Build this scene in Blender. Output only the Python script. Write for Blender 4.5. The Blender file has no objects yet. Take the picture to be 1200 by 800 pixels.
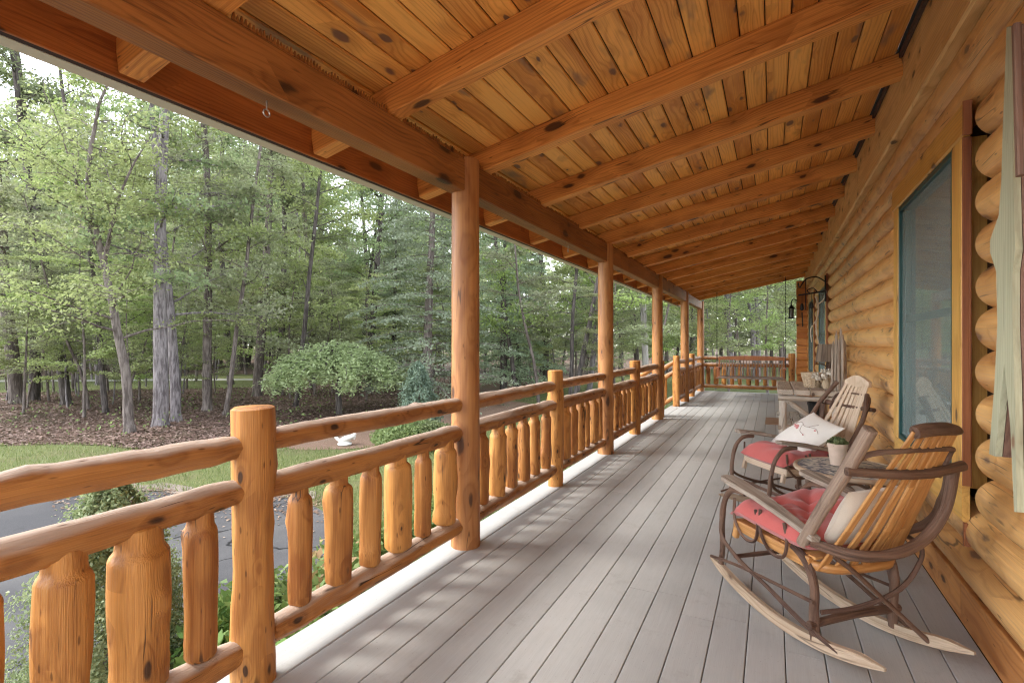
import bpy, math, random
import numpy as np
from mathutils import Vector, Matrix

random.seed(7)
RNG = np.random.default_rng(11)
PI = math.pi
scn = bpy.context.scene
COL = scn.collection

# ------------------------------------------------------------------ camera model
TH = math.radians(27.34)
CS, SN = math.cos(TH), math.sin(TH)
FPX, HC = 590.0, 1.27
GZ = -0.90                       # ground level below the porch floor (z = 0)

def at(px, zc):                  # photo column + distance -> plan position
    xc = (px - 600) * zc / FPX
    return (xc * CS - zc * SN, xc * SN + zc * CS)

def gpt(px, py, z=GZ):           # photo pixel -> plan position on a level
    zc = FPX * (HC - z) / (py - 403.0)
    return at(px, zc)

cam = bpy.data.cameras.new("camera")
cam.sensor_width = 36.0
cam.lens = FPX / 1200 * 36
cam.shift_y = 3 / 1200
cam.clip_start, cam.clip_end = 0.05, 2000
co = bpy.data.objects.new("camera", cam)
COL.objects.link(co)
co.location = (0, 0, HC)
co.rotation_euler = (PI / 2, 0, TH)
scn.camera = co

# ------------------------------------------------------------------ node helpers
class NT:
    def __init__(self, name):
        self.m = bpy.data.materials.new(name)
        self.m.use_nodes = True
        self.t = self.m.node_tree
        self.t.nodes.clear()
        self.out = self.t.nodes.new('ShaderNodeOutputMaterial')
    def n(self, typ, ins=None, **kw):
        nd = self.t.nodes.new(typ)
        for k, v in kw.items():
            setattr(nd, k, v)
        for k, v in (ins or {}).items():
            self.set(nd, k, v)
        return nd
    def set(self, nd, k, v):
        s = nd.inputs[k]
        if isinstance(v, bpy.types.NodeSocket):
            self.t.links.new(v, s)
        else:
            if isinstance(v, (tuple, list)) and len(v) == 3 and s.type == 'RGBA':
                v = (*v, 1)
            s.default_value = v
    def math(self, op, a, b=0.0, c=None, clamp=False):
        nd = self.n('ShaderNodeMath', {0: a, 1: b}, operation=op, use_clamp=clamp)
        if c is not None:
            self.set(nd, 2, c)
        return nd.outputs[0]
    def vmath(self, op, a, b):
        return self.n('ShaderNodeVectorMath', {0: a, 1: b}, operation=op).outputs[0]
    def noise(self, vec, scale=1.0, detail=2.0, rough=0.5, dist=0.0, color=False):
        nd = self.n('ShaderNodeTexNoise', {'Vector': vec, 'Scale': scale, 'Detail': detail, 'Roughness': rough, 'Distortion': dist})
        return nd.outputs[1 if color else 0]
    def mix(self, f, a, b, mode='MIX'):
        return self.n('ShaderNodeMixRGB', {0: f, 1: a, 2: b}, blend_type=mode).outputs[0]
    def ramp(self, f, stops):
        nd = self.n('ShaderNodeValToRGB', {0: f})
        els = nd.color_ramp.elements
        while len(els) < len(stops):
            els.new(0.5)
        for e, (p, c) in zip(els, stops):
            e.position = p
            e.color = (*c, 1) if len(c) == 3 else c
        return nd.outputs[0]
    def smooth(self, v, a, b):
        nd = self.n('ShaderNodeMapRange', {0: v, 1: a, 2: b, 3: 0.0, 4: 1.0}, interpolation_type='SMOOTHSTEP', clamp=True)
        return nd.outputs[0]
    def bump(self, h, strength=0.3, dist=0.01):
        return self.n('ShaderNodeBump', {'Height': h, 'Strength': strength, 'Distance': dist}).outputs[0]
    def bsdf(self, color, rough=0.6, normal=None, spec=0.4, coat=0.0, metal=0.0, **kw):
        nd = self.n('ShaderNodeBsdfPrincipled', {'Base Color': color, 'Roughness': rough, 'Specular IOR Level': spec,
                                               'Coat Weight': coat, 'Metallic': metal})
        if coat:
            nd.inputs['Coat Roughness'].default_value = 0.25
        if normal is not None:
            self.set(nd, 'Normal', normal)
        for k, v in kw.items():
            self.set(nd, k, v)
        return nd.outputs[0]
    def done(self, sh):
        self.t.links.new(sh, self.out.inputs[0])
        return self.m

def wood(name, light, dark, knot=(0.06, 0.025, 0.012), ring=95.0, rough=0.5, knots=0.5, cracks=0.0,
         weather=None, wamt=0.0, coat=0.0, flecks=0.0, var=0.25, spec=0.4, blue=0.0, bumps=0.25, kr=(0.09, 0.17), kscale=(5.0, 9, 9)):
    """solid wood: 'wc' holds member coordinates, grain along x"""
    m = NT(name)
    wc = m.n('ShaderNodeAttribute', attribute_name='wc').outputs['Vector']
    geo = m.n('ShaderNodeNewGeometry')
    rnd = geo.outputs['Random Per Island']
    sep = m.n('ShaderNodeSeparateXYZ', {0: wc})
    warp = m.noise(m.vmath('MULTIPLY', wc, (1.6, 7, 7)), 1.0, 2.0, color=True)
    yz = m.n('ShaderNodeCombineXYZ', {0: 0.0, 1: sep.outputs[1], 2: sep.outputs[2]}).outputs[0]
    wv = m.n('ShaderNodeVectorMath', {0: m.vmath('SUBTRACT', warp, (0.5, 0.5, 0.5)), 3: 0.075}, operation='SCALE').outputs[0]
    wv = m.vmath('MULTIPLY', wv, (0, 1, 1))
    pos = m.vmath('ADD', yz, wv)
    ln = m.n('ShaderNodeVectorMath', {0: pos}, operation='LENGTH').outputs['Value']
    # knots
    vor = m.n('ShaderNodeTexVoronoi', {'Vector': m.vmath('MULTIPLY', wc, kscale), 'Scale': 1.0})
    kd = m.math('ADD', vor.outputs['Distance'], m.math('MULTIPLY_ADD', m.noise(m.vmath('MULTIPLY', wc, (14, 40, 40)), 1.0, 2.0), 0.16, -0.08))
    kgate = m.n('ShaderNodeSeparateColor', {0: vor.outputs['Color']})
    gate = m.math('LESS_THAN', kgate.outputs[0], knots)
    ksz = m.math('MULTIPLY_ADD', kgate.outputs[1], kr[1], kr[0])
    kfac = m.math('DIVIDE', kd, ksz)
    kin = m.math('MULTIPLY', m.math('SUBTRACT', 1.0, m.smooth(kfac, 0.55, 1.0)), gate)
    khalo = m.math('MULTIPLY', m.math('SUBTRACT', 1.0, m.smooth(kfac, 0.8, 3.0)), gate)
    ringv = m.math('ADD', m.math('MULTIPLY', ln, ring * 2 * PI), m.math('MULTIPLY', khalo, 7.0))
    rs = m.math('SUBTRACT', 1.0, m.math('POWER', m.math('MULTIPLY_ADD', m.math('SINE', ringv), 0.5, 0.5), 2.6))
    grain = m.smooth(m.noise(m.vmath('MULTIPLY', wc, (1.5, 270, 270)), 1.0, 2.0, 0.7), 0.30, 0.70)
    mott = m.noise(m.vmath('MULTIPLY', wc, (1.1, 9, 9)), 1.0, 3.0, 0.6)
    f = m.math('ADD', m.math('MULTIPLY', rs, 0.38), m.math('ADD', m.math('MULTIPLY', grain, 0.42), m.math('MULTIPLY_ADD', mott, 1.7, -0.78)))
    f = m.math('ADD', f, m.math('MULTIPLY_ADD', rnd, var * 1.4, -var * 0.7), clamp=True)
    c = m.mix(f, dark, light)
    c = m.mix(m.math('MULTIPLY', khalo, 0.45), c, tuple(x * 0.8 for x in dark))
    c = m.mix(m.math('MULTIPLY', kin, 0.88), c, knot)
    if blue:
        bs = m.smooth(m.noise(m.vmath('MULTIPLY', wc, (1.7, 5, 5)), 1.0, 3.0, 0.6), 0.60, 0.74)
        c = m.mix(m.math('MULTIPLY', bs, blue), c, (0.13, 0.095, 0.09))
    if weather is not None:
        nz = m.n('ShaderNodeSeparateXYZ', {0: geo.outputs['Normal']}).outputs[2]
        wn = m.noise(m.vmath('MULTIPLY', wc, (3, 20, 20)), 1.0, 3.0, 0.6)
        w = m.smooth(m.math('ADD', nz, m.math('MULTIPLY_ADD', wn, 0.7, -0.35)), 0.35, 0.75)
        c = m.mix(m.math('MULTIPLY', w, wamt), c, weather)
    if flecks:
        fv = m.n('ShaderNodeTexVoronoi', {'Vector': m.vmath('MULTIPLY', wc, (13, 52, 52)), 'Scale': 1.0})
        fg = m.n('ShaderNodeSeparateColor', {0: fv.outputs['Color']})
        fin = m.math('MULTIPLY', m.math('SUBTRACT', 1.0, m.smooth(fv.outputs['Distance'], 0.10, 0.24)), m.math('LESS_THAN', fg.outputs[0], flecks))
        c = m.mix(m.math('MULTIPLY', fin, 0.75), c, tuple(x * 0.35 for x in dark))
    if cracks:
        cn = m.noise(m.vmath('MULTIPLY', wc, (1.3, 22, 22)), 1.0, 1.0)
        band = m.math('SUBTRACT', 1.0, m.smooth(m.math('ABSOLUTE', m.math('SUBTRACT', cn, 0.5)), 0.005, 0.024))
        cg = m.smooth(m.noise(m.vmath('MULTIPLY', wc, (2.3, 9, 9)), 1.3, 2.0), 0.54, 0.63)
        cr = m.math('MULTIPLY', m.math('MULTIPLY', band, cg), cracks)
        c = m.mix(cr, c, (0.035, 0.016, 0.008))
    h = m.math('ADD', m.math('MULTIPLY', grain, 0.4), m.math('MULTIPLY', rs, 0.25))
    h = m.math('ADD', h, m.math('MULTIPLY', mott, 0.9))
    r = m.math('MULTIPLY_ADD', grain, 0.25, rough - 0.12)
    return m.done(m.bsdf(c, r, m.bump(h, bumps, 0.006), spec, coat))

M = {}
M['ceiling'] = wood('ceiling_pine', (0.94, 0.505, 0.13), (0.56, 0.22, 0.042), (0.13, 0.07, 0.055), ring=70, rough=0.45, knots=0.65, var=0.65, blue=0.7, coat=0.12, kscale=(4.0, 8, 8), kr=(0.09, 0.15))
M['rafter'] = wood('rafter_pine', flecks=0.06, light=(0.88, 0.42, 0.11), dark=(0.47, 0.165, 0.034), knot=(0.045, 0.018, 0.011), ring=60, rough=0.5, knots=0.8, var=0.35, cracks=0.8, kscale=(3.2, 7, 7), kr=(0.10, 0.17))
M['beam'] = wood('beam_pine', (0.41, 0.17, 0.048), (0.16, 0.053, 0.014), (0.03, 0.013, 0.009), ring=80, rough=0.5, knots=0.8, var=0.2, cracks=0.5, kscale=(2.8, 6, 6), kr=(0.10, 0.16))
M['fascia'] = wood('fascia_board', (0.48, 0.17, 0.045), (0.24, 0.07, 0.018), ring=60, rough=0.5, knots=0.8, var=0.15, kscale=(3.0, 7, 7))
M['post'] = wood('post_pine', flecks=0.12, light=(0.50, 0.235, 0.08), dark=(0.28, 0.105, 0.032), ring=50, rough=0.5, knots=0.7, var=0.1, cracks=0.7, kscale=(3.0, 8, 8), kr=(0.10, 0.17))
M['rail'] = wood('rail_log', flecks=0.22, light=(0.54, 0.245, 0.07), dark=(0.25, 0.086, 0.021), knot=(0.022, 0.010, 0.006), ring=42, rough=0.55, knots=0.8, cracks=0.95,
                 weather=(0.47, 0.365, 0.29), wamt=0.92, var=0.25, bumps=0.6, kscale=(6, 12, 12))
M['baluster'] = wood('baluster_log', flecks=0.25, light=(0.62, 0.29, 0.075), dark=(0.30, 0.105, 0.023), knot=(0.03, 0.013, 0.007), ring=42, rough=0.5, knots=0.6, cracks=0.85, var=0.4, bumps=0.5, kscale=(6, 13, 13), kr=(0.09, 0.17))
M['wall'] = wood('wall_log', flecks=0.1, light=(0.92, 0.545, 0.205), dark=(0.55, 0.26, 0.08), knot=(0.15, 0.08, 0.05), ring=36, rough=0.40, knots=0.85, var=0.3, cracks=0.7, coat=0.45, blue=0.3, bumps=0.6, kscale=(3.0, 7, 7), kr=(0.10, 0.16))
M['skirt'] = wood('skirt_board', flecks=0.1, light=(0.60, 0.28, 0.09), dark=(0.34, 0.12, 0.03), knot=(0.04, 0.015, 0.01), ring=45, rough=0.5, knots=0.9, var=0.2, kscale=(4.2, 9, 9), kr=(0.13, 0.17))
M['trim'] = wood('window_trim', (0.74, 0.43, 0.11), (0.50, 0.245, 0.05), ring=60, rough=0.45, knots=0.6, var=0.2, coat=0.15)
M['trim_edge'] = wood('trim_edge', (0.36, 0.13, 0.045), (0.20, 0.06, 0.022), ring=60, rough=0.5, knots=0.5, var=0.2)
M['ledger'] = wood('ledger_pine', (0.80, 0.53, 0.23), (0.52, 0.27, 0.085), ring=60, rough=0.45, knots=0.6, var=0.2)
M['corner'] = wood('corner_log', (0.64, 0.28, 0.07), (0.40, 0.135, 0.03), ring=50, rough=0.5, knots=0.5, var=0.3)
M['deck'] = None
M['slat'] = wood('honey_slat', (0.62, 0.33, 0.12), (0.38, 0.165, 0.045), ring=60, rough=0.4, knots=0.3, var=0.35, coat=0.3)
M['grey_slat'] = wood('pale_slat', (0.66, 0.52, 0.39), (0.46, 0.33, 0.22), ring=60, rough=0.55, knots=0.2, var=0.25)
M['weathered'] = wood('weathered_wood', (0.48, 0.40, 0.32), (0.22, 0.165, 0.125), ring=60, rough=0.7, knots=0.3, cracks=0.9, var=0.2, bumps=0.7)
M['rocker'] = wood('rocker_wood', (0.60, 0.47, 0.34), (0.38, 0.26, 0.165), ring=55, rough=0.65, knots=0.2, cracks=0.6, var=0.15, bumps=0.6)
M['twig'] = wood('hickory_bark', (0.20, 0.115, 0.075), (0.065, 0.03, 0.02), ring=50, rough=0.55, knots=0.6, cracks=0.5, var=0.5, bumps=1.0)
M['twig_light'] = wood('pale_hickory_bark', (0.36, 0.26, 0.19), (0.17, 0.105, 0.075), ring=50, rough=0.6, knots=0.5, cracks=0.4, var=0.5, bumps=1.0)
M['bench_wood'] = wood('bench_wood', (0.60, 0.52, 0.43), (0.34, 0.275, 0.21), ring=60, rough=0.75, knots=0.3, cracks=0.9, var=0.4, bumps=0.8)
M['swing'] = wood('swing_wood', (0.46, 0.17, 0.06), (0.28, 0.085, 0.03), ring=60, rough=0.5, knots=0.1, var=0.2)
M['ornament'] = wood('ornament_wood', (0.50, 0.50, 0.34), (0.34, 0.33, 0.22), (0.2, 0.1, 0.05), ring=60, rough=0.65, knots=0.3, cracks=0.6, var=0.1)
M['ornament_edge'] = wood('ornament_edge', (0.27, 0.16, 0.115), (0.13, 0.07, 0.05), ring=60, rough=0.7, knots=0.1, cracks=0.5, var=0.1)

def plain(name, color, rough=0.6, metal=0.0, spec=0.4, nscale=0.0, namt=0.3, bump=0.0):
    m = NT(name)
    c, nrm = color, None
    if nscale:
        oc = m.n('ShaderNodeTexCoord').outputs['Object']
        nz = m.noise(oc, nscale, 4.0, 0.6)
        c = m.mix(nz, tuple(x * (1 - namt) for x in color), tuple(min(1, x * (1 + namt)) for x in color))
        if bump:
            nrm = m.bump(nz, bump, 0.01)
    return m.done(m.bsdf(c, rough, nrm, spec, 0.0, metal))

def fabric(name, color, scale=420, amt=0.18):
    m = NT(name)
    oc = m.n('ShaderNodeTexCoord').outputs['Object']
    w = m.noise(oc, scale, 2.0, 0.6)
    big = m.noise(oc, 9, 3.0, 0.6)
    f = m.math('ADD', m.math('MULTIPLY', w, 0.6), m.math('MULTIPLY', big, 0.4))
    c = m.mix(f, tuple(x * (1 - amt) for x in color), tuple(min(1, x * (1 + amt)) for x in color))
    h = m.math('ADD', w, m.math('MULTIPLY', big, 3.0))
    return m.done(m.bsdf(c, 0.9, m.bump(h, 0.25, 0.004), 0.2, **{'Sheen Weight': 0.3}))

def deck_mat():
    m = NT('deck_board')
    wc = m.n('ShaderNodeAttribute', attribute_name='wc').outputs['Vector']
    rnd = m.n('ShaderNodeNewGeometry').outputs['Random Per Island']
    oc = m.n('ShaderNodeTexCoord').outputs['Object']
    fine = m.noise(m.vmath('MULTIPLY', wc, (9, 420, 420)), 1.0, 2.0, 0.7)
    mid = m.noise(m.vmath('MULTIPLY', wc, (2.5, 60, 60)), 1.0, 3.0, 0.65)
    big = m.noise(oc, 1.7, 4.0, 0.65)
    f = m.math('ADD', m.math('MULTIPLY', fine, 0.55), m.math('ADD', m.math('MULTIPLY', mid, 0.35), m.math('MULTIPLY', big, 0.7)))
    f = m.math('ADD', f, m.math('MULTIPLY_ADD', rnd, 0.30, -0.42), clamp=True)
    c = m.mix(f, (0.30, 0.30, 0.288), (0.49, 0.487, 0.468))
    grime = m.smooth(m.noise(oc, 5.0, 5.0, 0.7), 0.56, 0.72)
    c = m.mix(m.math('MULTIPLY', grime, 0.28), c, (0.22, 0.20, 0.17))
    spk = m.smooth(m.noise(oc, 130.0, 1.0), 0.72, 0.76)
    c = m.mix(m.math('MULTIPLY', spk, 0.5), c, (0.14, 0.11, 0.08))
    h = m.math('ADD', m.math('MULTIPLY', fine, 0.7), m.math('MULTIPLY', mid, 0.5))
    return m.done(m.bsdf(c, m.math('MULTIPLY_ADD', big, 0.3, 0.48), m.bump(h, 0.3, 0.003), 0.35))
M['deck'] = deck_mat()

M['red_cloth'] = fabric('faded_red_cloth', (0.50, 0.115, 0.10))
M['cream_cloth'] = fabric('cream_cloth', (0.72, 0.62, 0.50))
M['white_cloth'] = fabric('white_cloth', (0.80, 0.75, 0.68))
M['thread_red'] = plain('red_thread', (0.66, 0.27, 0.25), 0.9)
M['thread_brown'] = plain('brown_thread', (0.36, 0.27, 0.21), 0.9)
M['gutter'] = plain('gutter_paint', (0.60, 0.60, 0.50), 0.5, nscale=3, namt=0.08)
M['dark_gap'] = plain('dark_gap_fill', (0.035, 0.018, 0.014), 0.7, nscale=8)  # shade of the gap between fascia and gutter, put into the colour
M['iron'] = plain('black_iron', (0.022, 0.022, 0.022), 0.5, 0.6, nscale=30)
M['steel'] = plain('grey_steel', (0.45, 0.43, 0.40), 0.4, 0.9, nscale=40, namt=0.2)
M['sash'] = plain('green_sash_paint', (0.012, 0.062, 0.058), 0.4, nscale=6, namt=0.15)
M['shingle'] = plain('roof_shingle', (0.06, 0.055, 0.05), 0.9, nscale=14, namt=0.4)
M['backing'] = plain('sheathing', (0.05, 0.03, 0.02), 0.9, nscale=10)
M['room'] = plain('room_wall', (0.6, 0.58, 0.54), 0.9, nscale=2, namt=0.1)
M['curtain'] = fabric('curtain_cloth', (0.86, 0.88, 0.84), 200, 0.06)
M['terracotta'] = plain('pale_clay', (0.56, 0.43, 0.34), 0.85, nscale=24, namt=0.15, bump=0.1)
M['soil'] = plain('potting_soil', (0.04, 0.028, 0.02), 0.95, nscale=60, namt=0.5, bump=0.6)
M['statue'] = plain('white_stone', (0.72, 0.70, 0.66), 0.7, nscale=14, namt=0.1, bump=0.2)
M['straw'] = plain('dry_straw', (0.52, 0.40, 0.27), 0.85, nscale=70, namt=0.35, bump=0.5)
M['bark_shade'] = wood('bark_shade', (0.24, 0.18, 0.13), (0.10, 0.07, 0.05), ring=60, rough=0.8, knots=0.0, var=0.9, bumps=0.6)
M['petal'] = plain('dried_petal', (0.76, 0.70, 0.60), 0.8, nscale=30, namt=0.12)
M['mat'] = plain('coir_mat', (0.30, 0.19, 0.12), 0.95, nscale=90, namt=0.4, bump=0.5)
M['black_pot'] = plain('black_bucket', (0.02, 0.02, 0.022), 0.5, nscale=9)
M['stone'] = plain('edge_stone', (0.24, 0.20, 0.165), 0.85, nscale=7, namt=0.4, bump=0.5)

def glass_mat():
    m = NT('window_glass')
    fr = m.n('ShaderNodeFresnel', {'IOR': 1.5}).outputs[0]
    tr = m.n('ShaderNodeBsdfTransparent', {0: (0.70, 0.86, 0.83, 1)}).outputs[0]
    gl = m.n('ShaderNodeBsdfGlossy', {0: (0.9, 0.95, 0.95, 1), 1: 0.03}).outputs[0]
    f = m.math('MULTIPLY_ADD', fr, 1.2, 0.20, clamp=True)
    return m.done(m.n('ShaderNodeMixShader', {0: f, 1: tr, 2: gl}).outputs[0])
M['glass'] = glass_mat()

def screen_mat():
    m = NT('insect_screen')
    tr = m.n('ShaderNodeBsdfTransparent', {0: (1, 1, 1, 1)}).outputs[0]
    df = m.n('ShaderNodeBsdfDiffuse', {0: (0.40, 0.47, 0.45, 1)}).outputs[0]
    return m.done(m.n('ShaderNodeMixShader', {0: 0.22, 1: tr, 2: df}).outputs[0])
M['screen'] = screen_mat()

def mosaic_mat():
    m = NT('mosaic_top')
    oc = m.n('ShaderNodeTexCoord').outputs['Object']
    wv = m.vmath('ADD', oc, m.n('ShaderNodeVectorMath', {0: m.noise(oc, 22, 2, color=True), 3: 0.02}, operation='SCALE').outputs[0])
    v = m.n('ShaderNodeTexVoronoi', {'Vector': wv, 'Scale': 42.0})
    cc = m.n('ShaderNodeSeparateColor', {0: v.outputs['Color']}).outputs[0]
    c = m.ramp(cc, [(0.0, (0.03, 0.035, 0.06)), (0.30, (0.08, 0.10, 0.15)), (0.42, (0.45, 0.40, 0.33)), (0.7, (0.58, 0.52, 0.43)), (1.0, (0.12, 0.13, 0.17))])
    e = m.n('ShaderNodeTexVoronoi', {'Vector': wv, 'Scale': 42.0}, feature='DISTANCE_TO_EDGE').outputs['Distance']
    c = m.mix(m.smooth(e, 0.02, 0.07), (0.32, 0.28, 0.23), c)
    return m.done(m.bsdf(c, 0.45, m.bump(m.smooth(e, 0.0, 0.1), 0.4, 0.003)))
M['mosaic'] = mosaic_mat()

def leaf_mat(name, a, b, trans=0.35, c3=None, rough=0.55):
    m = NT(name)
    geo = m.n('ShaderNodeNewGeometry')
    rnd = geo.outputs['Random Per Island']
    ob = m.n('ShaderNodeObjectInfo').outputs['Random']
    c = m.mix(rnd, a, b)
    if c3 is not None:
        c = m.mix(m.math('MULTIPLY', m.math('GREATER_THAN', rnd, 0.82), 0.8), c, c3)
    hs = m.n('ShaderNodeHueSaturation', {'Hue': m.math('MULTIPLY_ADD', ob, 0.05, 0.475), 'Saturation': m.math('MULTIPLY_ADD', ob, 0.35, 0.8),
                                         'Value': m.math('MULTIPLY_ADD', ob, 0.5, 0.75), 'Color': c}).outputs[0]
    d = m.bsdf(hs, rough, None, 0.3)
    t = m.n('ShaderNodeBsdfTranslucent', {0: m.mix(0.3, hs, (0.34, 0.42, 0.16))}).outputs[0]
    return m.done(m.n('ShaderNodeMixShader', {0: trans, 1: d, 2: t}).outputs[0])
M['leaf_lime'] = leaf_mat('spring_leaf', (0.245, 0.29, 0.11), (0.38, 0.425, 0.185), 0.5)
M['leaf_sprig'] = leaf_mat('understory_leaf', (0.30, 0.355, 0.14), (0.44, 0.50, 0.225), 0.5)
M['leaf_mid'] = leaf_mat('woodland_leaf', (0.20, 0.25, 0.13), (0.32, 0.37, 0.21), 0.5)
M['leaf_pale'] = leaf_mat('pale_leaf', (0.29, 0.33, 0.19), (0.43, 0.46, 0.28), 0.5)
M['leaf_hem'] = leaf_mat('hemlock_needles', (0.25, 0.31, 0.21), (0.38, 0.44, 0.31), 0.45)
M['leaf_dark'] = leaf_mat('dark_needles', (0.05, 0.085, 0.05), (0.09, 0.14, 0.08), 0.2)
M['leaf_maple'] = leaf_mat('maple_leaf', (0.38, 0.51, 0.22), (0.52, 0.65, 0.32), 0.5)
M['leaf_spruce'] = leaf_mat('spruce_needles', (0.19, 0.28, 0.11), (0.40, 0.50, 0.23), 0.4)
M['leaf_blue'] = leaf_mat('blue_spruce_needles', (0.11, 0.17, 0.12), (0.22, 0.30, 0.21), 0.25)
M['leaf_garden'] = leaf_mat('garden_leaf', (0.12, 0.19, 0.06), (0.26, 0.33, 0.12), 0.35)
M['leaf_blossom'] = leaf_mat('blossom_leaf', (0.14, 0.20, 0.07), (0.27, 0.33, 0.13), 0.35, c3=(0.46, 0.26, 0.18))
M['leaf_succulent'] = leaf_mat('succulent_leaf', (0.12, 0.18, 0.05), (0.25, 0.33, 0.10), 0.2)
M['litter_leaf'] = leaf_mat('dead_leaf', (0.12, 0.07, 0.055), (0.25, 0.155, 0.12), 0.1, c3=(0.33, 0.24, 0.19))

def bark(name, a, b, sc=20):
    m = NT(name)
    oc = m.n('ShaderNodeTexCoord').outputs['Object']
    n1 = m.noise(m.vmath('MULTIPLY', oc, (1, 1, 0.14)), sc, 4.0, 0.65, 0.4)
    n2 = m.noise(oc, 1.6, 3.0, 0.6)
    f = m.smooth(m.math('ADD', m.math('MULTIPLY', n1, 0.75), m.math('MULTIPLY', n2, 0.25)), 0.38, 0.62)
    return m.done(m.bsdf(m.mix(f, a, b), 0.9, m.bump(n1, 0.9, 0.03), 0.2))
M['bark_grey'] = bark('grey_bark', (0.10, 0.085, 0.085), (0.28, 0.25, 0.25))
M['bark_dark'] = bark('dark_bark', (0.05, 0.042, 0.038), (0.14, 0.12, 0.11))
M['bark_mid'] = bark('brown_bark', (0.085, 0.068, 0.06), (0.22, 0.185, 0.165))
M['bark_pale'] = bark('pale_bark', (0.22, 0.20, 0.18), (0.42, 0.39, 0.36), 9)

# ------------------------------------------------------------------ mesh builder
def frame_of(d, up=Vector((0, 0, 1))):
    d = d.normalized()
    if abs(d.dot(up)) > 0.98:
        up = Vector((0, 1, 0))
    a = d.cross(up).normalized()
    return a, a.cross(d).normalized()

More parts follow.
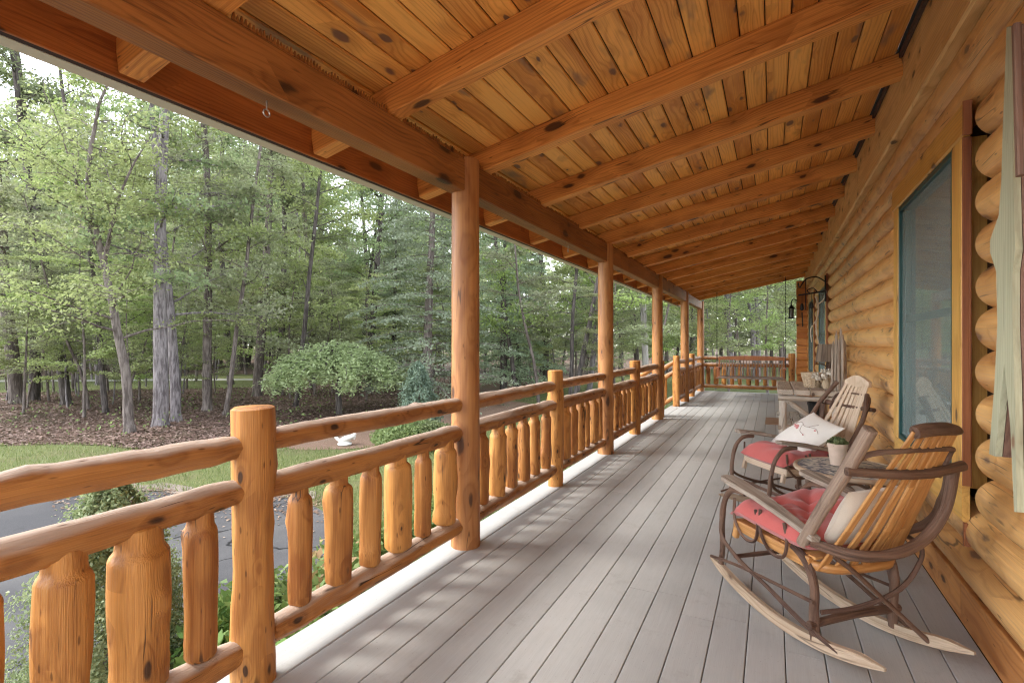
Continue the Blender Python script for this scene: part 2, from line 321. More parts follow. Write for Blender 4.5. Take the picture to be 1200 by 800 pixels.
class MB:
    def __init__(self):
        self.v, self.f, self.w, self.mi = [], [], [], []
        self.cur = 0
    def off(self, plank=True):
        k = 0.12 if plank else 0.012
        return Vector((random.uniform(0, 60), random.uniform(-k, k), random.uniform(-k, k) + (0.07 if plank else 0)))
    def add(self, vs, fs, ws):
        b = len(self.v)
        self.v += [tuple(x) for x in vs]
        self.w += [tuple(x) for x in ws]
        self.f += [tuple(b + i for i in q) for q in fs]
        self.mi += [self.cur] * len(fs)
    def bar(self, p0, p1, w, h, up=(0, 0, 1), ch=0.004, w1=None, h1=None):
        """rectangular member from p0 to p1; w across, h along 'up'; chamfered edges"""
        p0, p1 = Vector(p0), Vector(p1)
        d = p1 - p0
        a, u = frame_of(d, Vector(up))
        L = d.length
        o = self.off()
        w1 = w if w1 is None else w1
        h1 = h if h1 is None else h1
        vs, ws = [], []
        for p, s, ww, hh in ((p0, 0, w, h), (p1, L, w1, h1)):
            c = min(ch, ww * 0.3, hh * 0.3)
            x, y = ww / 2, hh / 2
            for (i, j) in ((-x + c, -y), (x - c, -y), (x, -y + c), (x, y - c), (x - c, y), (-x + c, y), (-x, y - c), (-x, -y + c)):
                vs.append(p + a * i + u * j)
                ws.append(o + Vector((s, i, j)))
        fs = [(k, (k + 1) % 8, 8 + (k + 1) % 8, 8 + k) for k in range(8)]
        fs += [tuple(reversed(range(8))), tuple(range(8, 16))]
        self.add(vs, fs, ws)
    def box(self, lo, hi, grain='y', ch=0.004):
        lo, hi = Vector(lo), Vector(hi)
        c, s = (lo + hi) / 2, hi - lo
        if grain == 'y':
            self.bar((c.x, lo.y, c.z), (c.x, hi.y, c.z), s.x, s.z, (0, 0, 1), ch)
        elif grain == 'x':
            self.bar((lo.x, c.y, c.z), (hi.x, c.y, c.z), s.y, s.z, (0, 0, 1), ch)
        else:
            self.bar((c.x, c.y, lo.z), (c.x, c.y, hi.z), s.x, s.y, (0, 1, 0), ch)
    def tube(self, pts, rad, n=10, knob=0.0, lumps=0, ends=0.15, seed=None, sub=1, flat=1.0, plank=False, up=(0, 0, 1), facets=0):
        """tapering round member through points; knob = uneven surface, lumps = knot swellings"""
        pts = [Vector(p) for p in pts]
        if not isinstance(rad, (list, tuple)):
            rad = [rad] * len(pts)
        if sub > 1:                                   # Catmull-Rom
            q, rr = [], []
            for i in range(len(pts) - 1):
                a, b, c, d = pts[max(i - 1, 0)], pts[i], pts[i + 1], pts[min(i + 2, len(pts) - 1)]
                for k in range(sub):
                    t = k / sub
                    q.append(0.5 * ((2 * b) + (c - a) * t + (2 * a - 5 * b + 4 * c - d) * t * t + (3 * b - a - 3 * c + d) * t ** 3))
                    rr.append(rad[i] * (1 - t) + rad[i + 1] * t)
            pts, rad = q + [pts[-1]], rr + [rad[-1]]
        o = self.off(plank)
        R = random
        ph = [R.uniform(0, 6.28) for _ in range(8)]
        fr = [R.uniform(2.5, 7) for _ in range(4)]
        total = sum((pts[i + 1] - pts[i]).length for i in range(len(pts) - 1))
        lm = [(R.uniform(0.05, 0.95) * total, R.uniform(0, 6.28), R.uniform(0.10, 0.24), R.uniform(0.02, 0.05)) for _ in range(lumps)]
        rings, ws = [], []
        fl = [(R.uniform(0, 2 * PI), R.uniform(0.86, 0.95), R.uniform(0, 6.28), R.uniform(2, 6)) for _ in range(facets)]
        a, u = frame_of(pts[1] - pts[0], Vector(up))
        s = 0.0
        m = len(pts)
        for i, p in enumerate(pts):
            if i:
                s += (p - pts[i - 1]).length
            d = (pts[min(i + 1, m - 1)] - pts[max(i - 1, 0)]).normalized()
            a = (a - d * a.dot(d)).normalized()
            u = a.cross(d).normalized()
            for k in range(n):
                t = 2 * PI * k / n
                r = rad[i]
                if knob:
                    r *= 1 + knob * (0.5 * math.sin(fr[0] * s + ph[0] + math.sin(t + ph[4])) + 0.5 * math.sin(fr[1] * 2.2 * s + ph[1] + 2 * t)
                                     + 0.35 * math.sin(2 * t + ph[2]) + 0.25 * math.sin(3 * t + ph[3] + 1.5 * s))
                for (ft, fd, fp_, ff) in fl:              # flats left by the drawknife
                    cc = math.cos(t - ft - 0.25 * math.sin(ff * s + fp_))
                    if cc > 0.3:
                        r = min(r, rad[i] * (fd + 0.035 * math.sin(ff * 1.7 * s + 2 * fp_)) / cc)
                for (ls, lt, la, lw) in lm:
                    dt = (t - lt + PI) % (2 * PI) - PI
                    e = ((s - ls) / lw) ** 2 + (dt * rad[i] / lw) ** 2
                    if e < 6:
                        r += rad[i] * la * math.exp(-e)
                q = a * (r * math.cos(t)) + u * (r * math.sin(t) * flat)
                rings.append(p + q)
                ws.append(o + Vector((s, r * math.cos(t), r * math.sin(t))))
        fs = []
        for i in range(m - 1):
            for k in range(n):
                k2 = (k + 1) % n
                fs.append((i * n + k, i * n + k2, (i + 1) * n + k2, (i + 1) * n + k))
        # caps with a small rounded edge
        for i, sg in ((0, -1), (m - 1, 1)):
            d = ((pts[1] - pts[0]) if i == 0 else (pts[-1] - pts[-2])).normalized() * sg
            base = len(rings)
            for k in range(n):
                c = rings[i * n + k]
                q = pts[i] + (c - pts[i]) * (1 - ends) + d * rad[i] * ends * 0.7
                rings.append(q)
                ws.append(ws[i * n + k])
            ctr = len(rings)
            rings.append(pts[i] + d * rad[i] * ends * 0.75)
            ws.append(o + Vector((s if sg > 0 else 0, 0, 0)))
            for k in range(n):
                k2 = (k + 1) % n
                if sg > 0:
                    fs.append((i * n + k, i * n + k2, base + k2, base + k))
                    fs.append((base + k, base + k2, ctr))
                else:
                    fs.append((i * n + k2, i * n + k, base + k, base + k2))
                    fs.append((base + k2, base + k, ctr))
        self.add(rings, fs, ws)
    def lathe(self, prof, n=20, ctr=(0, 0, 0)):
        vs, ws, fs = [], [], []
        o = self.off()
        for (r, z) in prof:
            for k in range(n):
                t = 2 * PI * k / n
                vs.append((ctr[0] + r * math.cos(t), ctr[1] + r * math.sin(t), ctr[2] + z))
                ws.append(o + Vector((z, r * math.cos(t), r * math.sin(t))))
        for i in range(len(prof) - 1):
            for k in range(n):
                k2 = (k + 1) % n
                fs.append((i * n + k, i * n + k2, (i + 1) * n + k2, (i + 1) * n + k))
        fs.append(tuple(reversed(range(n))))
        fs.append(tuple(range((len(prof) - 1) * n, len(prof) * n)))
        self.add(vs, fs, ws)
    def prism(self, poly, axis, d0, d1):
        """extrude a 2-D outline; axis 'x': outline is (y, z); axis 'y': (x, z); 'z': (x, y)"""
        def P(a, b, d):
            return {'x': (d, a, b), 'y': (a, d, b), 'z': (a, b, d)}[axis]
        n = len(poly)
        o = self.off()
        vs = [P(a, b, d0) for a, b in poly] + [P(a, b, d1) for a, b in poly]
        ws = [o + Vector((b, a, d)) for d in (d0, d1) for a, b in poly]
        fs = [(k, (k + 1) % n, n + (k + 1) % n, n + k) for k in range(n)]
        fs += [tuple(reversed(range(n))), tuple(range(n, 2 * n))]
        self.add(vs, fs, ws)
    def build(self, name, mats, parent=None, smooth=True, angle=42):
        me = bpy.data.meshes.new(name)
        me.from_pydata(self.v, [], self.f)
        if not isinstance(mats, (list, tuple)):
            mats = [mats]
        for m in mats:
            me.materials.append(m)
        if len(mats) > 1:
            me.polygons.foreach_set('material_index', self.mi)
        at_ = me.attributes.new('wc', 'FLOAT_VECTOR', 'POINT')
        at_.data.foreach_set('vector', [c for w in self.w for c in w])
        import bmesh
        bm = bmesh.new()
        bm.from_mesh(me)
        bmesh.ops.recalc_face_normals(bm, faces=bm.faces)
        bm.to_mesh(me)
        bm.free()
        if smooth:
            me.polygons.foreach_set('use_smooth', [True] * len(me.polygons))
            me.set_sharp_from_angle(angle=math.radians(angle))
        me.update()
        o = bpy.data.objects.new(name, me)
        COL.objects.link(o)
        if parent is not None:
            o.parent = parent
        return o

def np_mesh(name, verts, quads, mat, smooth=False):
    me = bpy.data.meshes.new(name)
    nv, nf = len(verts), len(quads)
    k = quads.shape[1]
    me.vertices.add(nv)
    me.vertices.foreach_set('co', np.ascontiguousarray(verts, dtype=np.float32).ravel())
    me.loops.add(nf * k)
    me.loops.foreach_set('vertex_index', np.ascontiguousarray(quads, dtype=np.int32).ravel())
    me.polygons.add(nf)
    me.polygons.foreach_set('loop_start', np.arange(0, nf * k, k, dtype=np.int32))
    me.polygons.foreach_set('loop_total', np.full(nf, k, dtype=np.int32))
    if smooth:
        me.polygons.foreach_set('use_smooth', np.ones(nf, dtype=bool))
    me.materials.append(mat)
    me.update(calc_edges=True)
    me.validate()
    return me

def link(name, me, parent=None, loc=(0, 0, 0)):
    o = bpy.data.objects.new(name, me)
    COL.objects.link(o)
    o.location = loc
    if parent is not None:
        o.parent = parent
    return o

def tag(o, label, cat, group=None):
    o['label'] = label
    o['category'] = cat
    if group:
        o['group'] = group
    return o

def thing(name, label, cat, loc=(0, 0, 0), rotz=0.0, group=None):
    o = bpy.data.objects.new(name, None)
    o.empty_display_size = 0.2
    COL.objects.link(o)
    o.location = loc
    o.rotation_euler = (0, 0, rotz)
    return tag(o, label, cat, group)

def structure(o):
    o['kind'] = 'structure'
    return o

def stuff(o, label, cat):
    o['kind'] = 'stuff'
    return tag(o, label, cat)

# ================================================================== THE HOUSE
house = thing('log_house', 'long log cabin with covered front porch, honey pine ceiling and round posts', 'house', (0, 0, 0))
Y0, Y1 = -1.1, 14.62  # near end shortened, just behind the camera, so more sky light enters
XB = -1.74                         # line of the posts

# porch floor boards
mb = MB()
mb.box((-1.862, Y0, -0.028), (-1.672, Y1, 0.0), 'y', 0.004)
x = -1.666
while x < 0.70:
    w = 0.1392 if x < 0.60 else 0.767 - x
    cuts = sorted([Y0, Y1] + ([random.uniform(0.5, 6.0), random.uniform(7, 13)] if random.random() < 0.75 else [random.uniform(2, 10)]))
    for a, b in zip(cuts[:-1], cuts[1:]):
        mb.box((x, a + 0.001, -0.028), (x + w, b - 0.001, 0.0), 'y', 0.0025)
    x += 0.1429
mb.build('porch_floor', M['deck'], house, angle=20)
mb = MB()
mb.box((-1.84, Y0, -0.30), (-1.80, Y1 - 0.02, -0.03), 'y')
mb.box((-1.80, Y1 - 0.06, -0.30), (0.77, Y1 - 0.02, -0.03), 'x')
mb.build('rim_board', M['skirt'], house)
mb = MB()
mb.box((-1.70, Y0, -0.9), (-1.66, Y1 - 0.1, -0.032), 'y')
mb.box((-1.65, Y0, -0.2), (0.76, Y1 - 0.1, -0.06), 'y')
mb.build('underfloor', M['backing'], house)

# round porch posts
for yy in (-0.30, 2.70, 5.72, 8.70, 11.70, 14.50):
    mb = MB()
    pts = [(XB + 0.012, yy, 0.0), (XB + 0.012, yy, 0.6), (XB + 0.012, yy, 1.2), (XB + 0.012, yy, 1.8), (XB + 0.012, yy, 2.425)]
    mb.tube(pts, [0.094, 0.09, 0.089, 0.088, 0.087], 28, knob=0.012, ends=0.02, sub=4, lumps=2)
    mb.build('porch_post', M['post'], house)

# header beam between the posts, the teeth along its top, rafters, ceiling
BX0, BX1, BZ0, BZ1 = -1.80, -1.685, 2.215, 2.412
seg = [Y0, -0.30, 2.70, 5.72, 8.70, 11.70, 14.62]
mb = MB()
for a, b in zip(seg[:-1], seg[1:]):
    mb.box((BX0, a + 0.001, BZ0), (BX1, b - 0.001, BZ1), 'y', 0.006)
mb.build('header_beam', M['beam'], house)
SL = 0.2
def rz(x):                        # underside of the rafters
    return 2.42 + SL * (x + 1.685)
RH, RW = 0.142, 0.092
raf = [1.07 + 0.927 * k for k in range(-2, 15)]
for yy in raf:
    mb = MB()
    jx = random.uniform(-0.01, 0.01)
    mb.bar((-2.245, yy, rz(-2.245) + RH / 2 + 0.003), (0.712 + jx, yy, rz(0.712) + RH / 2 + 0.003), RW, RH, (0, 0, 1), 0.005)
    mb.build('rafter', M['rafter'], house)
mb = MB()
nrm = Vector((-SL, 0, 1)).normalized()
pitch = 0.118
xx = -2.27
while xx < 0.66:
    cuts = [Y0] + sorted(random.sample([y for y in raf[2:-1]], 2)) + [Y1]
    for a, b in zip(cuts[:-1], cuts[1:]):
        xe = min(xx + pitch - 0.006, 0.672)
        c = Vector(((xx + xe) / 2, 0, rz((xx + xe) / 2) + RH + 0.003)) + nrm * 0.0115
        mb.bar((c.x, a + 0.0008, c.z), (c.x, b - 0.0008, c.z), (xe - xx) * 1.02, 0.019, nrm, 0.006)
    xx += pitch
mb.build('ceiling_boards', M['ceiling'], house, angle=20)
mb = MB()                          # roof above the ceiling boards
mb.prism([(-2.36, rz(-2.36) + RH + 0.04), (1.0, rz(1.0) + RH + 0.04), (1.0, rz(1.0) + RH + 0.10), (-2.36, rz(-2.36) + RH + 0.10)], 'y', Y0 - 0.05, Y1 + 0.1)
mb.build('roof', M['shingle'], house)
for ra, rb_ in zip(raf[:-3], raf[1:-2]):            # saw-toothed strip on the beam's inner top edge, one per rafter gap
    y, ye = max(ra + 0.05, Y0), rb_ - 0.05
    top = []
    while y < ye - 0.02:
        h_ = random.uniform(0.020, 0.036)
        w_ = random.uniform(0.013, 0.018)
        top += [(y, BZ1 + 0.004), (y + w_ * 0.42, BZ1 + h_), (y + w_ * 0.58, BZ1 + h_)]
        y += w_
    top.append((y, BZ1 + 0.004))
    mb = MB()
    mb.prism(top + [(top[-1][0], BZ1 + 0.0005), (top[0][0], BZ1 + 0.0005)], 'x', BX1 - 0.010, BX1 - 0.004)
    mb.build('toothed_strip', M['beam'], house, smooth=False)

# eave: fascia, dark strip standing in for the shaded gap, painted gutter
mb = MB()
zf = rz(-2.26) - 0.004
for a, b in zip([Y0, 1.1, 5.7, 10.4], [1.1, 5.7, 10.4, Y1 + 0.05]):
    mb.box((-2.262, a + 0.001, zf), (-2.248, b - 0.001, zf + 0.19), 'y', 0.002)
mb.build('fascia', M['fascia'], house)
mb = MB()
mb.box((-2.297, Y0, zf + 0.003), (-2.264, Y1 + 0.05, zf + 0.19), 'y', 0.002)
mb.build('gap_strip', M['dark_gap'], house)
mb = MB()
mb.prism([(-2.299, zf + 0.002), (-2.372, zf + 0.002), (-2.388, zf + 0.03), (-2.405, zf + 0.12), (-2.39, zf + 0.125), (-2.299, zf + 0.125)], 'y', Y0, Y1 + 0.06)
mb.build('gutter', M['gutter'], house)

# wall plate (dressed timber) under the rafters' upper ends, with dark vent slots
mb = MB()
for a, b in zip([Y0, 3.4, 8.3], [3.4, 8.3, Y1]):
    mb.box((0.705, a + 0.001, 2.625), (0.80, b - 0.001, 3.05), 'y', 0.012)
mb.build('wall_plate', M['ledger'], house)
mb = MB()
for k in range(len(raf) - 1):
    mb.box((0.684, raf[k] + 0.05, rz(0.69) + RH - 0.03), (0.704, raf[k + 1] - 0.05, rz(0.69) + RH - 0.0), 'y', 0.002)
mb.build('vent_strip', plain('vent_mesh', (0.075, 0.04, 0.026), 0.8, nscale=60, namt=0.5), house)

# log wall
WIN = [dict(y0=2.985, y1=4.10, z0=0.655, z1=2.165), dict(y0=9.22, y1=10.55, z0=0.655, z1=2.2), dict(y0=11.85, y1=13.35, z0=0.655, z1=2.2)]
TW = 0.135
for w in WIN:
    w['ty0'], w['ty1'] = w['y0'] - TW, w['y1'] + TW
mb = MB()
def wall_log(z, r, ya, yb, dome_a, dome_b):
    L = yb - ya
    n = max(4, int(L / 0.22))
    pts, rad = [], []
    if dome_a:
        for t in (0.02, 0.25, 0.55, 0.8, 0.95):
            pts.append((0.838, ya + 0.095 * (1 - math.cos(t * PI / 2)), z)); rad.append(r * math.sin(t * PI / 2))
    for k in range(n + 1):
        t = k / n
        yy = ya + (0.10 if dome_a else 0) + t * (L - (0.10 if dome_a else 0) - (0.10 if dome_b else 0))
        pts.append((0.838 + random.uniform(-0.003, 0.003), yy, z + random.uniform(-0.002, 0.002))); rad.append(r)
    if dome_b:
        for t in (0.95, 0.8, 0.55, 0.25, 0.02):
            pts.append((0.838, yb - 0.095 * (1 - math.cos(t * PI / 2)), z)); rad.append(r * math.sin(t * PI / 2))
    mb.tube(pts, rad, 28, knob=0.012, ends=0.05, lumps=int(L * 0.8), plank=False)
PIT = 0.1755
zc_ = 0.19 + 0.0875
k = 0
while zc_ < 2.60:
    spans = [(Y0, Y1 - 0.4)]
    for w in WIN:
        if w['z0'] - 0.10 < zc_ < w['z1'] + 0.16:
            new = []
            for a, b in spans:
                if a < w['ty0'] < b:
                    new += [(a, w['ty0'] - 0.045), (w['ty1'] + 0.01, b)]
                else:
                    new.append((a, b))
            spans = new
    for (a, b) in spans:
        wall_log(zc_, 0.0945, a, b, any(abs(a - w['ty1']) < 0.03 for w in WIN[1:]), any(abs(b - w['ty0']) < 0.08 for w in WIN))
    zc_ += PIT
mb.build('log_wall', M['wall'], house, angle=60)
mb = MB()                          # what lies behind the logs, with the window holes
ys = [Y0] + [v for w in WIN for v in (w['y0'] - 0.04, w['y1'] + 0.04)] + [Y1]
for i in range(len(ys) - 1):
    if i % 2 == 0:
        mb.box((0.845, ys[i], -0.9), (0.94, ys[i + 1], 3.05), 'y')
    else:
        w = WIN[i // 2]
        mb.box((0.845, ys[i] + 0.001, -0.9), (0.94, ys[i + 1] - 0.001, w['z0'] - 0.04), 'y')
        mb.box((0.845, ys[i] + 0.001, w['z1'] + 0.04), (0.94, ys[i + 1] - 0.001, 3.05), 'y')
mb.build('inner_wall', M['backing'], house)
mb = MB()
mb.box((2.6, Y0, -0.1), (2.65, Y1, 3.1), 'y')
mb.box((0.945, Y0, -0.12), (2.6, Y1, -0.05), 'y')
mb.box((0.945, Y0, 3.06), (2.6, Y1, 3.1), 'y')
mb.box((0.945, Y0 - 0.05, -0.1), (2.6, Y0, 3.1), 'x')
mb.box((0.945, Y1, -0.1), (2.6, Y1 + 0.05, 3.1), 'x')
for yy in (6.5, 11.1):
    mb.box((0.945, yy, -0.05), (2.6, yy + 0.05, 3.05), 'x')
mb.build('room', M['room'], house)
mb = MB()
for a, b in zip([Y0, 3.0, 7.9], [3.0, 7.9, Y1 - 0.4]):
    mb.box((0.768, a + 0.001, 0.0), (0.80, b - 0.001, 0.182), 'y', 0.004)
mb.build('skirt_board', M['skirt'], house)
# crossing log ends at the far corner
mb = MB()
z = 0.0
while z < 2.74:
    mb.box((0.525 + random.uniform(-0.006, 0.006), 14.02, z + 0.002), (0.80, 14.22, z + 0.173), 'x', 0.018)
    z += 0.175
mb.build('corner_logs', M['corner'], house)

# windows
for wi, w in enumerate(WIN):
    y0, y1, z0, z1 = w['y0'], w['y1'], w['z0'], w['z1']
    mb = MB()
    F, B = 0.732, 0.764
    mb.box((F, y0 - TW, z0 + 0.0), (B, y0, z1), 'z', 0.005)
    mb.box((F, y1, z0 + 0.0), (B, y1 + TW, z1), 'z', 0.005)
    mb.box((F - 0.004, y0 - TW - 0.02, z1 + 0.002), (B, y1 + TW + 0.02, z1 + 0.145), 'y', 0.008)
    mb.box((F + 0.004, y0 - TW + 0.01, z0 - 0.16), (B, y1 + TW - 0.01, z0 - 0.002), 'y', 0.006)
    for (a, b, c, d) in ((y0 - 0.04, y0 - 0.001, z0 - 0.03, z1 + 0.03), (y1 + 0.001, y1 + 0.04, z0 - 0.03, z1 + 0.03)):
        mb.box((0.774, a, c), (0.9, b, d), 'z', 0.002)
    for (c, d) in ((z0 - 0.035, z0 - 0.001), (z1 + 0.001, z1 + 0.035)):
        mb.box((0.774, y0, c), (0.9, y1, d), 'y', 0.002)
    win = mb.build('window', M['trim'], house)
    mb = MB()
    mb.box((F - 0.003, y0 - TW - 0.034, z1 + 0.004), (B - 0.003, y0 - TW - 0.0215, z1 + 0.15), 'z', 0.003)
    mb.box((F + 0.006, y0 - TW - 0.012, z0 - 0.26), (B, y0 - TW + 0.008, z0 - 0.162), 'z', 0.003)
    mb.box((F + 0.001, y0 - TW - 0.013, z0 + 0.001), (B, y0 - TW - 0.0015, z1), 'z', 0.002)
    mb.build('edge_strip', M['trim_edge'], win)
    mb = MB()
    for (a, b) in ((y0 + 0.001, y0 + 0.024), (y1 - 0.024, y1 - 0.001)):
        mb.box((0.735, a, z0 + 0.001), (0.80, b, z1 - 0.001), 'z', 0.003)
    for (a, b) in ((z0 + 0.001, z0 + 0.032), (z1 - 0.032, z1 - 0.001)):
        mb.box((0.735, y0 + 0.025, a), (0.80, y1 - 0.025, b), 'y', 0.003)
    zm = (z0 + z1) / 2 + 0.02
    mb.box((0.766, y0 + 0.046, zm - 0.02), (0.795, y1 - 0.046, zm + 0.02), 'y', 0.003)
    for (a, b) in ((y0 + 0.025, y0 + 0.045), (y1 - 0.045, y1 - 0.025)):
        mb.box((0.764, a, z0 + 0.033), (0.797, b, z1 - 0.033), 'z', 0.003)
    mb.build('sash', M['sash'], win)
    mb = MB()
    mb.box((0.778, y0 + 0.03, z0 + 0.03), (0.783, y1 - 0.03, z1 - 0.03), 'z', 0.0005)
    mb.build('pane', M['glass'], win)
    mb = MB()
    mb.box((0.752, y0 + 0.02, z0 + 0.028), (0.7535, y1 - 0.02, z1 - 0.028), 'z', 0.0002)
    mb.build('insect_screen', M['screen'], win)
    mb = MB()                      # curtain folds inside
    nf = 120
    for (c0, c1) in ((y0 + 0.0, y0 + 0.50), (y1 - 0.60, y1 - 0.0)):
        vs, fs = [], []
        for i in range(nf + 1):
            t = i / nf
            yy = c0 + (c1 - c0) * t
            for zz, am in ((z0 - 0.03, 0.028), (z0 + 0.6, 0.024), (z1 + 0.03, 0.018)):
                vs.append(Vector((0.94 + am * math.sin(t * 44 + 0.6 * math.sin(t * 17)), yy, zz)))
        for i in range(nf):
            for j in range(2):
                fs.append((i * 3 + j, (i + 1) * 3 + j, (i + 1) * 3 + j + 1, i * 3 + j + 1))
        mb.add(vs, fs, vs)
    mb.build('curtain', M['curtain'], win)

# ================================================================== RAILINGS
def rail_log(mb, p0, p1, r, lumps=3):
    p0, p1 = Vector(p0), Vector(p1)
    L = (p1 - p0).length
    n = max(5, int(L / 0.06))
    pts, rad = [], []
    for i in range(n + 1):
        t = i / n
        j = Vector((random.uniform(-1, 1), random.uniform(-1, 1), random.uniform(-1, 1))) * 0.0025
        e = min(1.0, 0.80 + min(t, 1 - t) * L / 0.09 * 0.2)
        pts.append(p0.lerp(p1, t) + j)
        rad.append(r * e)
    mb.tube(pts, rad, 28, knob=0.045, lumps=lumps, ends=0.15, facets=6)

def baluster(x, y, z0, z1, r, parent):
    mb = MB()
    H = z1 - z0
    sh = random.uniform(0.03, 0.055)
    ck = random.uniform(0.62, 0.84)
    dx, dy = random.uniform(-0.008, 0.008), random.uniform(-0.008, 0.008)
    pts, rad = [], []
    prof = [(-0.03, r * 0.42), (0.0, r * 0.45), (0.006, r * 0.84), (0.018, r * 0.97), (0.07, r)]
    n = 9
    for k in range(n + 1):
        t = k / n
        prof.append((0.09 + t * (H - 0.09 - sh - 0.03), r * (1 + 0.03 * math.sin(t * 5 + x * 9 + y * 31))))
    prof += [(H - sh - 0.014, r * 0.985), (H - sh - 0.002, r * 0.92), (H - sh + 0.012, r * ck), (H - sh * 0.4, r * ck * 0.97), (H + 0.03, r * ck * 0.93)]
    for h, q in prof:
        t = h / H
        pts.append((x + dx * t, y + dy * t, z0 + h)); rad.append(q)
    mb.tube(pts, rad, 26, knob=0.03, lumps=random.choice((1, 2, 3, 4)), ends=0.1, facets=random.choice((4, 5, 6)))
    o = mb.build('baluster', M['baluster'], parent)
    if False:
        o.data.materials.append(M['twig'])
        zt = z0 + H - sh
        for p in o.data.polygons:
            if zt - 0.015 < p.center.z < zt + 0.011:
                p.material_index = 1
    return o

def short_post(x, y, parent, h=1.04, r=0.076):
    mb = MB()
    pts, rad = [], []
    n = 14
    for k in range(n + 1):
        t = k / n
        pts.append((x + random.uniform(-0.002, 0.002), y + random.uniform(-0.002, 0.002), t * (h - 0.012)))
        rad.append(r * (1.0 + 0.05 * math.sin(t * 7 + y) - (0.02 if k == n else 0)))
    mb.tube(pts, rad, 30, knob=0.03, lumps=5, ends=0.12, facets=6)
    return mb.build('post', M['baluster'], parent)

def rail_set(parent, a, b):
    a, b = Vector(a), Vector(b)
    for z, r, l in ((0.897, 0.050, 4), (0.722, 0.055, 4), (0.148, 0.055, 3)):
        mb = MB()
        dz = random.uniform(-0.006, 0.006)
        rail_log(mb, (a.x, a.y, z + dz), (b.x, b.y, z + random.uniform(-0.006, 0.006)), r * random.uniform(0.95, 1.06), l)
        mb.build('rail', M['rail'], parent)

def bay(parent, p, q, balr):
    """p, q plan positions of post centres"""
    p, q = Vector((*p, 0)), Vector((*q, 0))
    d = (q - p).normalized()
    rail_set(parent, p + d * 0.045, q - d * 0.045)
    L = (q - p).length
    n = len(balr)
    for i, r in enumerate(balr):
        c = p + d * (L * (i + 1) / (n + 1) + random.uniform(-0.008, 0.008))
        baluster(c.x, c.y, 0.195, 0.675, r, parent)

def rb(n):
    return [random.choice((0.046, 0.051, 0.056, 0.062, 0.068, 0.049)) for _ in range(n)]

r1 = thing('log_railing', 'long peeled log railing along the open left side of the porch, nearest the viewer', 'railing', (XB, 4.2, 0))
for ch in ():
    pass
R1 = []
def set_parent_keep(root):
    for o in list(root.children):
        o.matrix_parent_inverse = Matrix.Translation(-Vector(root.location))
for yy in (1.235, 4.21, 7.16):
    short_post(XB, yy, r1)
bay(r1, (XB, -0.30), (XB, 1.235), [0.05, 0.06, 0.055, 0.067, 0.068, 0.082, 0.052])
for o in [o for o in r1.children if o.name.startswith('baluster')]:
    pass
bay(r1, (XB, 1.235), (XB, 2.70), [0.050, 0.061, 0.053, 0.072, 0.048, 0.069])
bay(r1, (XB, 2.70), (XB, 4.21), [0.054, 0.066, 0.05, 0.052, 0.05, 0.046])
bay(r1, (XB, 4.21), (XB, 5.72), rb(6))
bay(r1, (XB, 5.72), (XB, 7.16), rb(6))
bay(r1, (XB, 7.16), (XB, 8.70), rb(6))
set_parent_keep(r1)
r2 = thing('log_railing', 'short peeled log railing beyond the porch steps', 'railing', (XB, 12.5, 0))
short_post(XB, 10.69, r2)
short_post(XB, 12.9, r2)
bay(r2, (XB, 10.69), (XB, 11.70), rb(4))
bay(r2, (XB, 11.70), (XB, 12.9), rb(5))
bay(r2, (XB, 12.9), (XB, 14.50), rb(6))
set_parent_keep(r2)
r3 = thing('log_railing', 'peeled log railing across the far end of the porch behind the swing', 'railing', (-0.6, 14.5, 0))
short_post(0.44, 14.50, r3)
bay(r3, (XB, 14.50), (0.44, 14.50), rb(10))
set_parent_keep(r3)

st = thing('porch_stairs', 'wooden steps with sloping log handrails leading down from the porch', 'stairs', (-2.4, 9.8, GZ))
for k in range(5):
    mb = MB()
    x0 = -1.865 - 0.29 * k
    z = -0.16 * (k + 1)
    if z < GZ + 0.1: break
    mb.box((x0 - 0.29, 9.1, z - 0.04), (x0 - 0.002, 10.6, z), 'y')
    mb.build('tread', M['deck'], st)
mb = MB()
for yy in (9.06, 10.62):
    mb.bar((-1.86, yy, -0.22), (-3.1, yy, GZ + 0.02), 0.05, 0.24)
mb.build('stringer', M['skirt'], st)
for yy in (9.0, 10.69):
    mb = MB()
    mb.tube([(-2.98, yy, GZ), (-2.98, yy, 0.25)], 0.07, 16, knob=0.03, ends=0.1)
    mb.build('stair_post', M['baluster'], st)
    for dz in (0.0, -0.2, -0.72):
        mb = MB()
        rail_log(mb, (XB - 0.05, yy, 0.90 + dz), (-2.95, yy, 0.12 + dz * 0.95), 0.047)
        mb.build('handrail', M['rail'], st)
    for k in range(5):
        xx = -1.98 - 0.19 * k
        zz = 0.90 - (abs(xx) - 1.79) * 0.672
        mb = MB()
        mb.tube([(xx, yy, zz - 0.70), (xx, yy, zz - 0.22)], 0.05, 12, knob=0.04, ends=0.1)
        mb.build('stair_baluster', M['baluster'], st)
mb = MB()
mb.tube([(XB, 9.0, 0.0), (XB, 9.0, 0.5), (XB, 9.0, 0.98)], 0.072, 18, knob=0.035, lumps=3, ends=0.12, sub=4)
mb.build('newel', M['baluster'], st)
set_parent_keep(st)

# ================================================================== ROCKING CHAIRS
def bent(mb, pts, r, n=9, r1=None, sub=6, knob=0.06):
    rr = [r + ((r if r1 is None else r1) - r) * i / (len(pts) - 1) for i in range(len(pts))]
    mb.tube(pts, [q * 0.87 for q in rr], n, knob=knob * 1.3, ends=0.2, sub=sub, lumps=2 if r > 0.013 else 1)

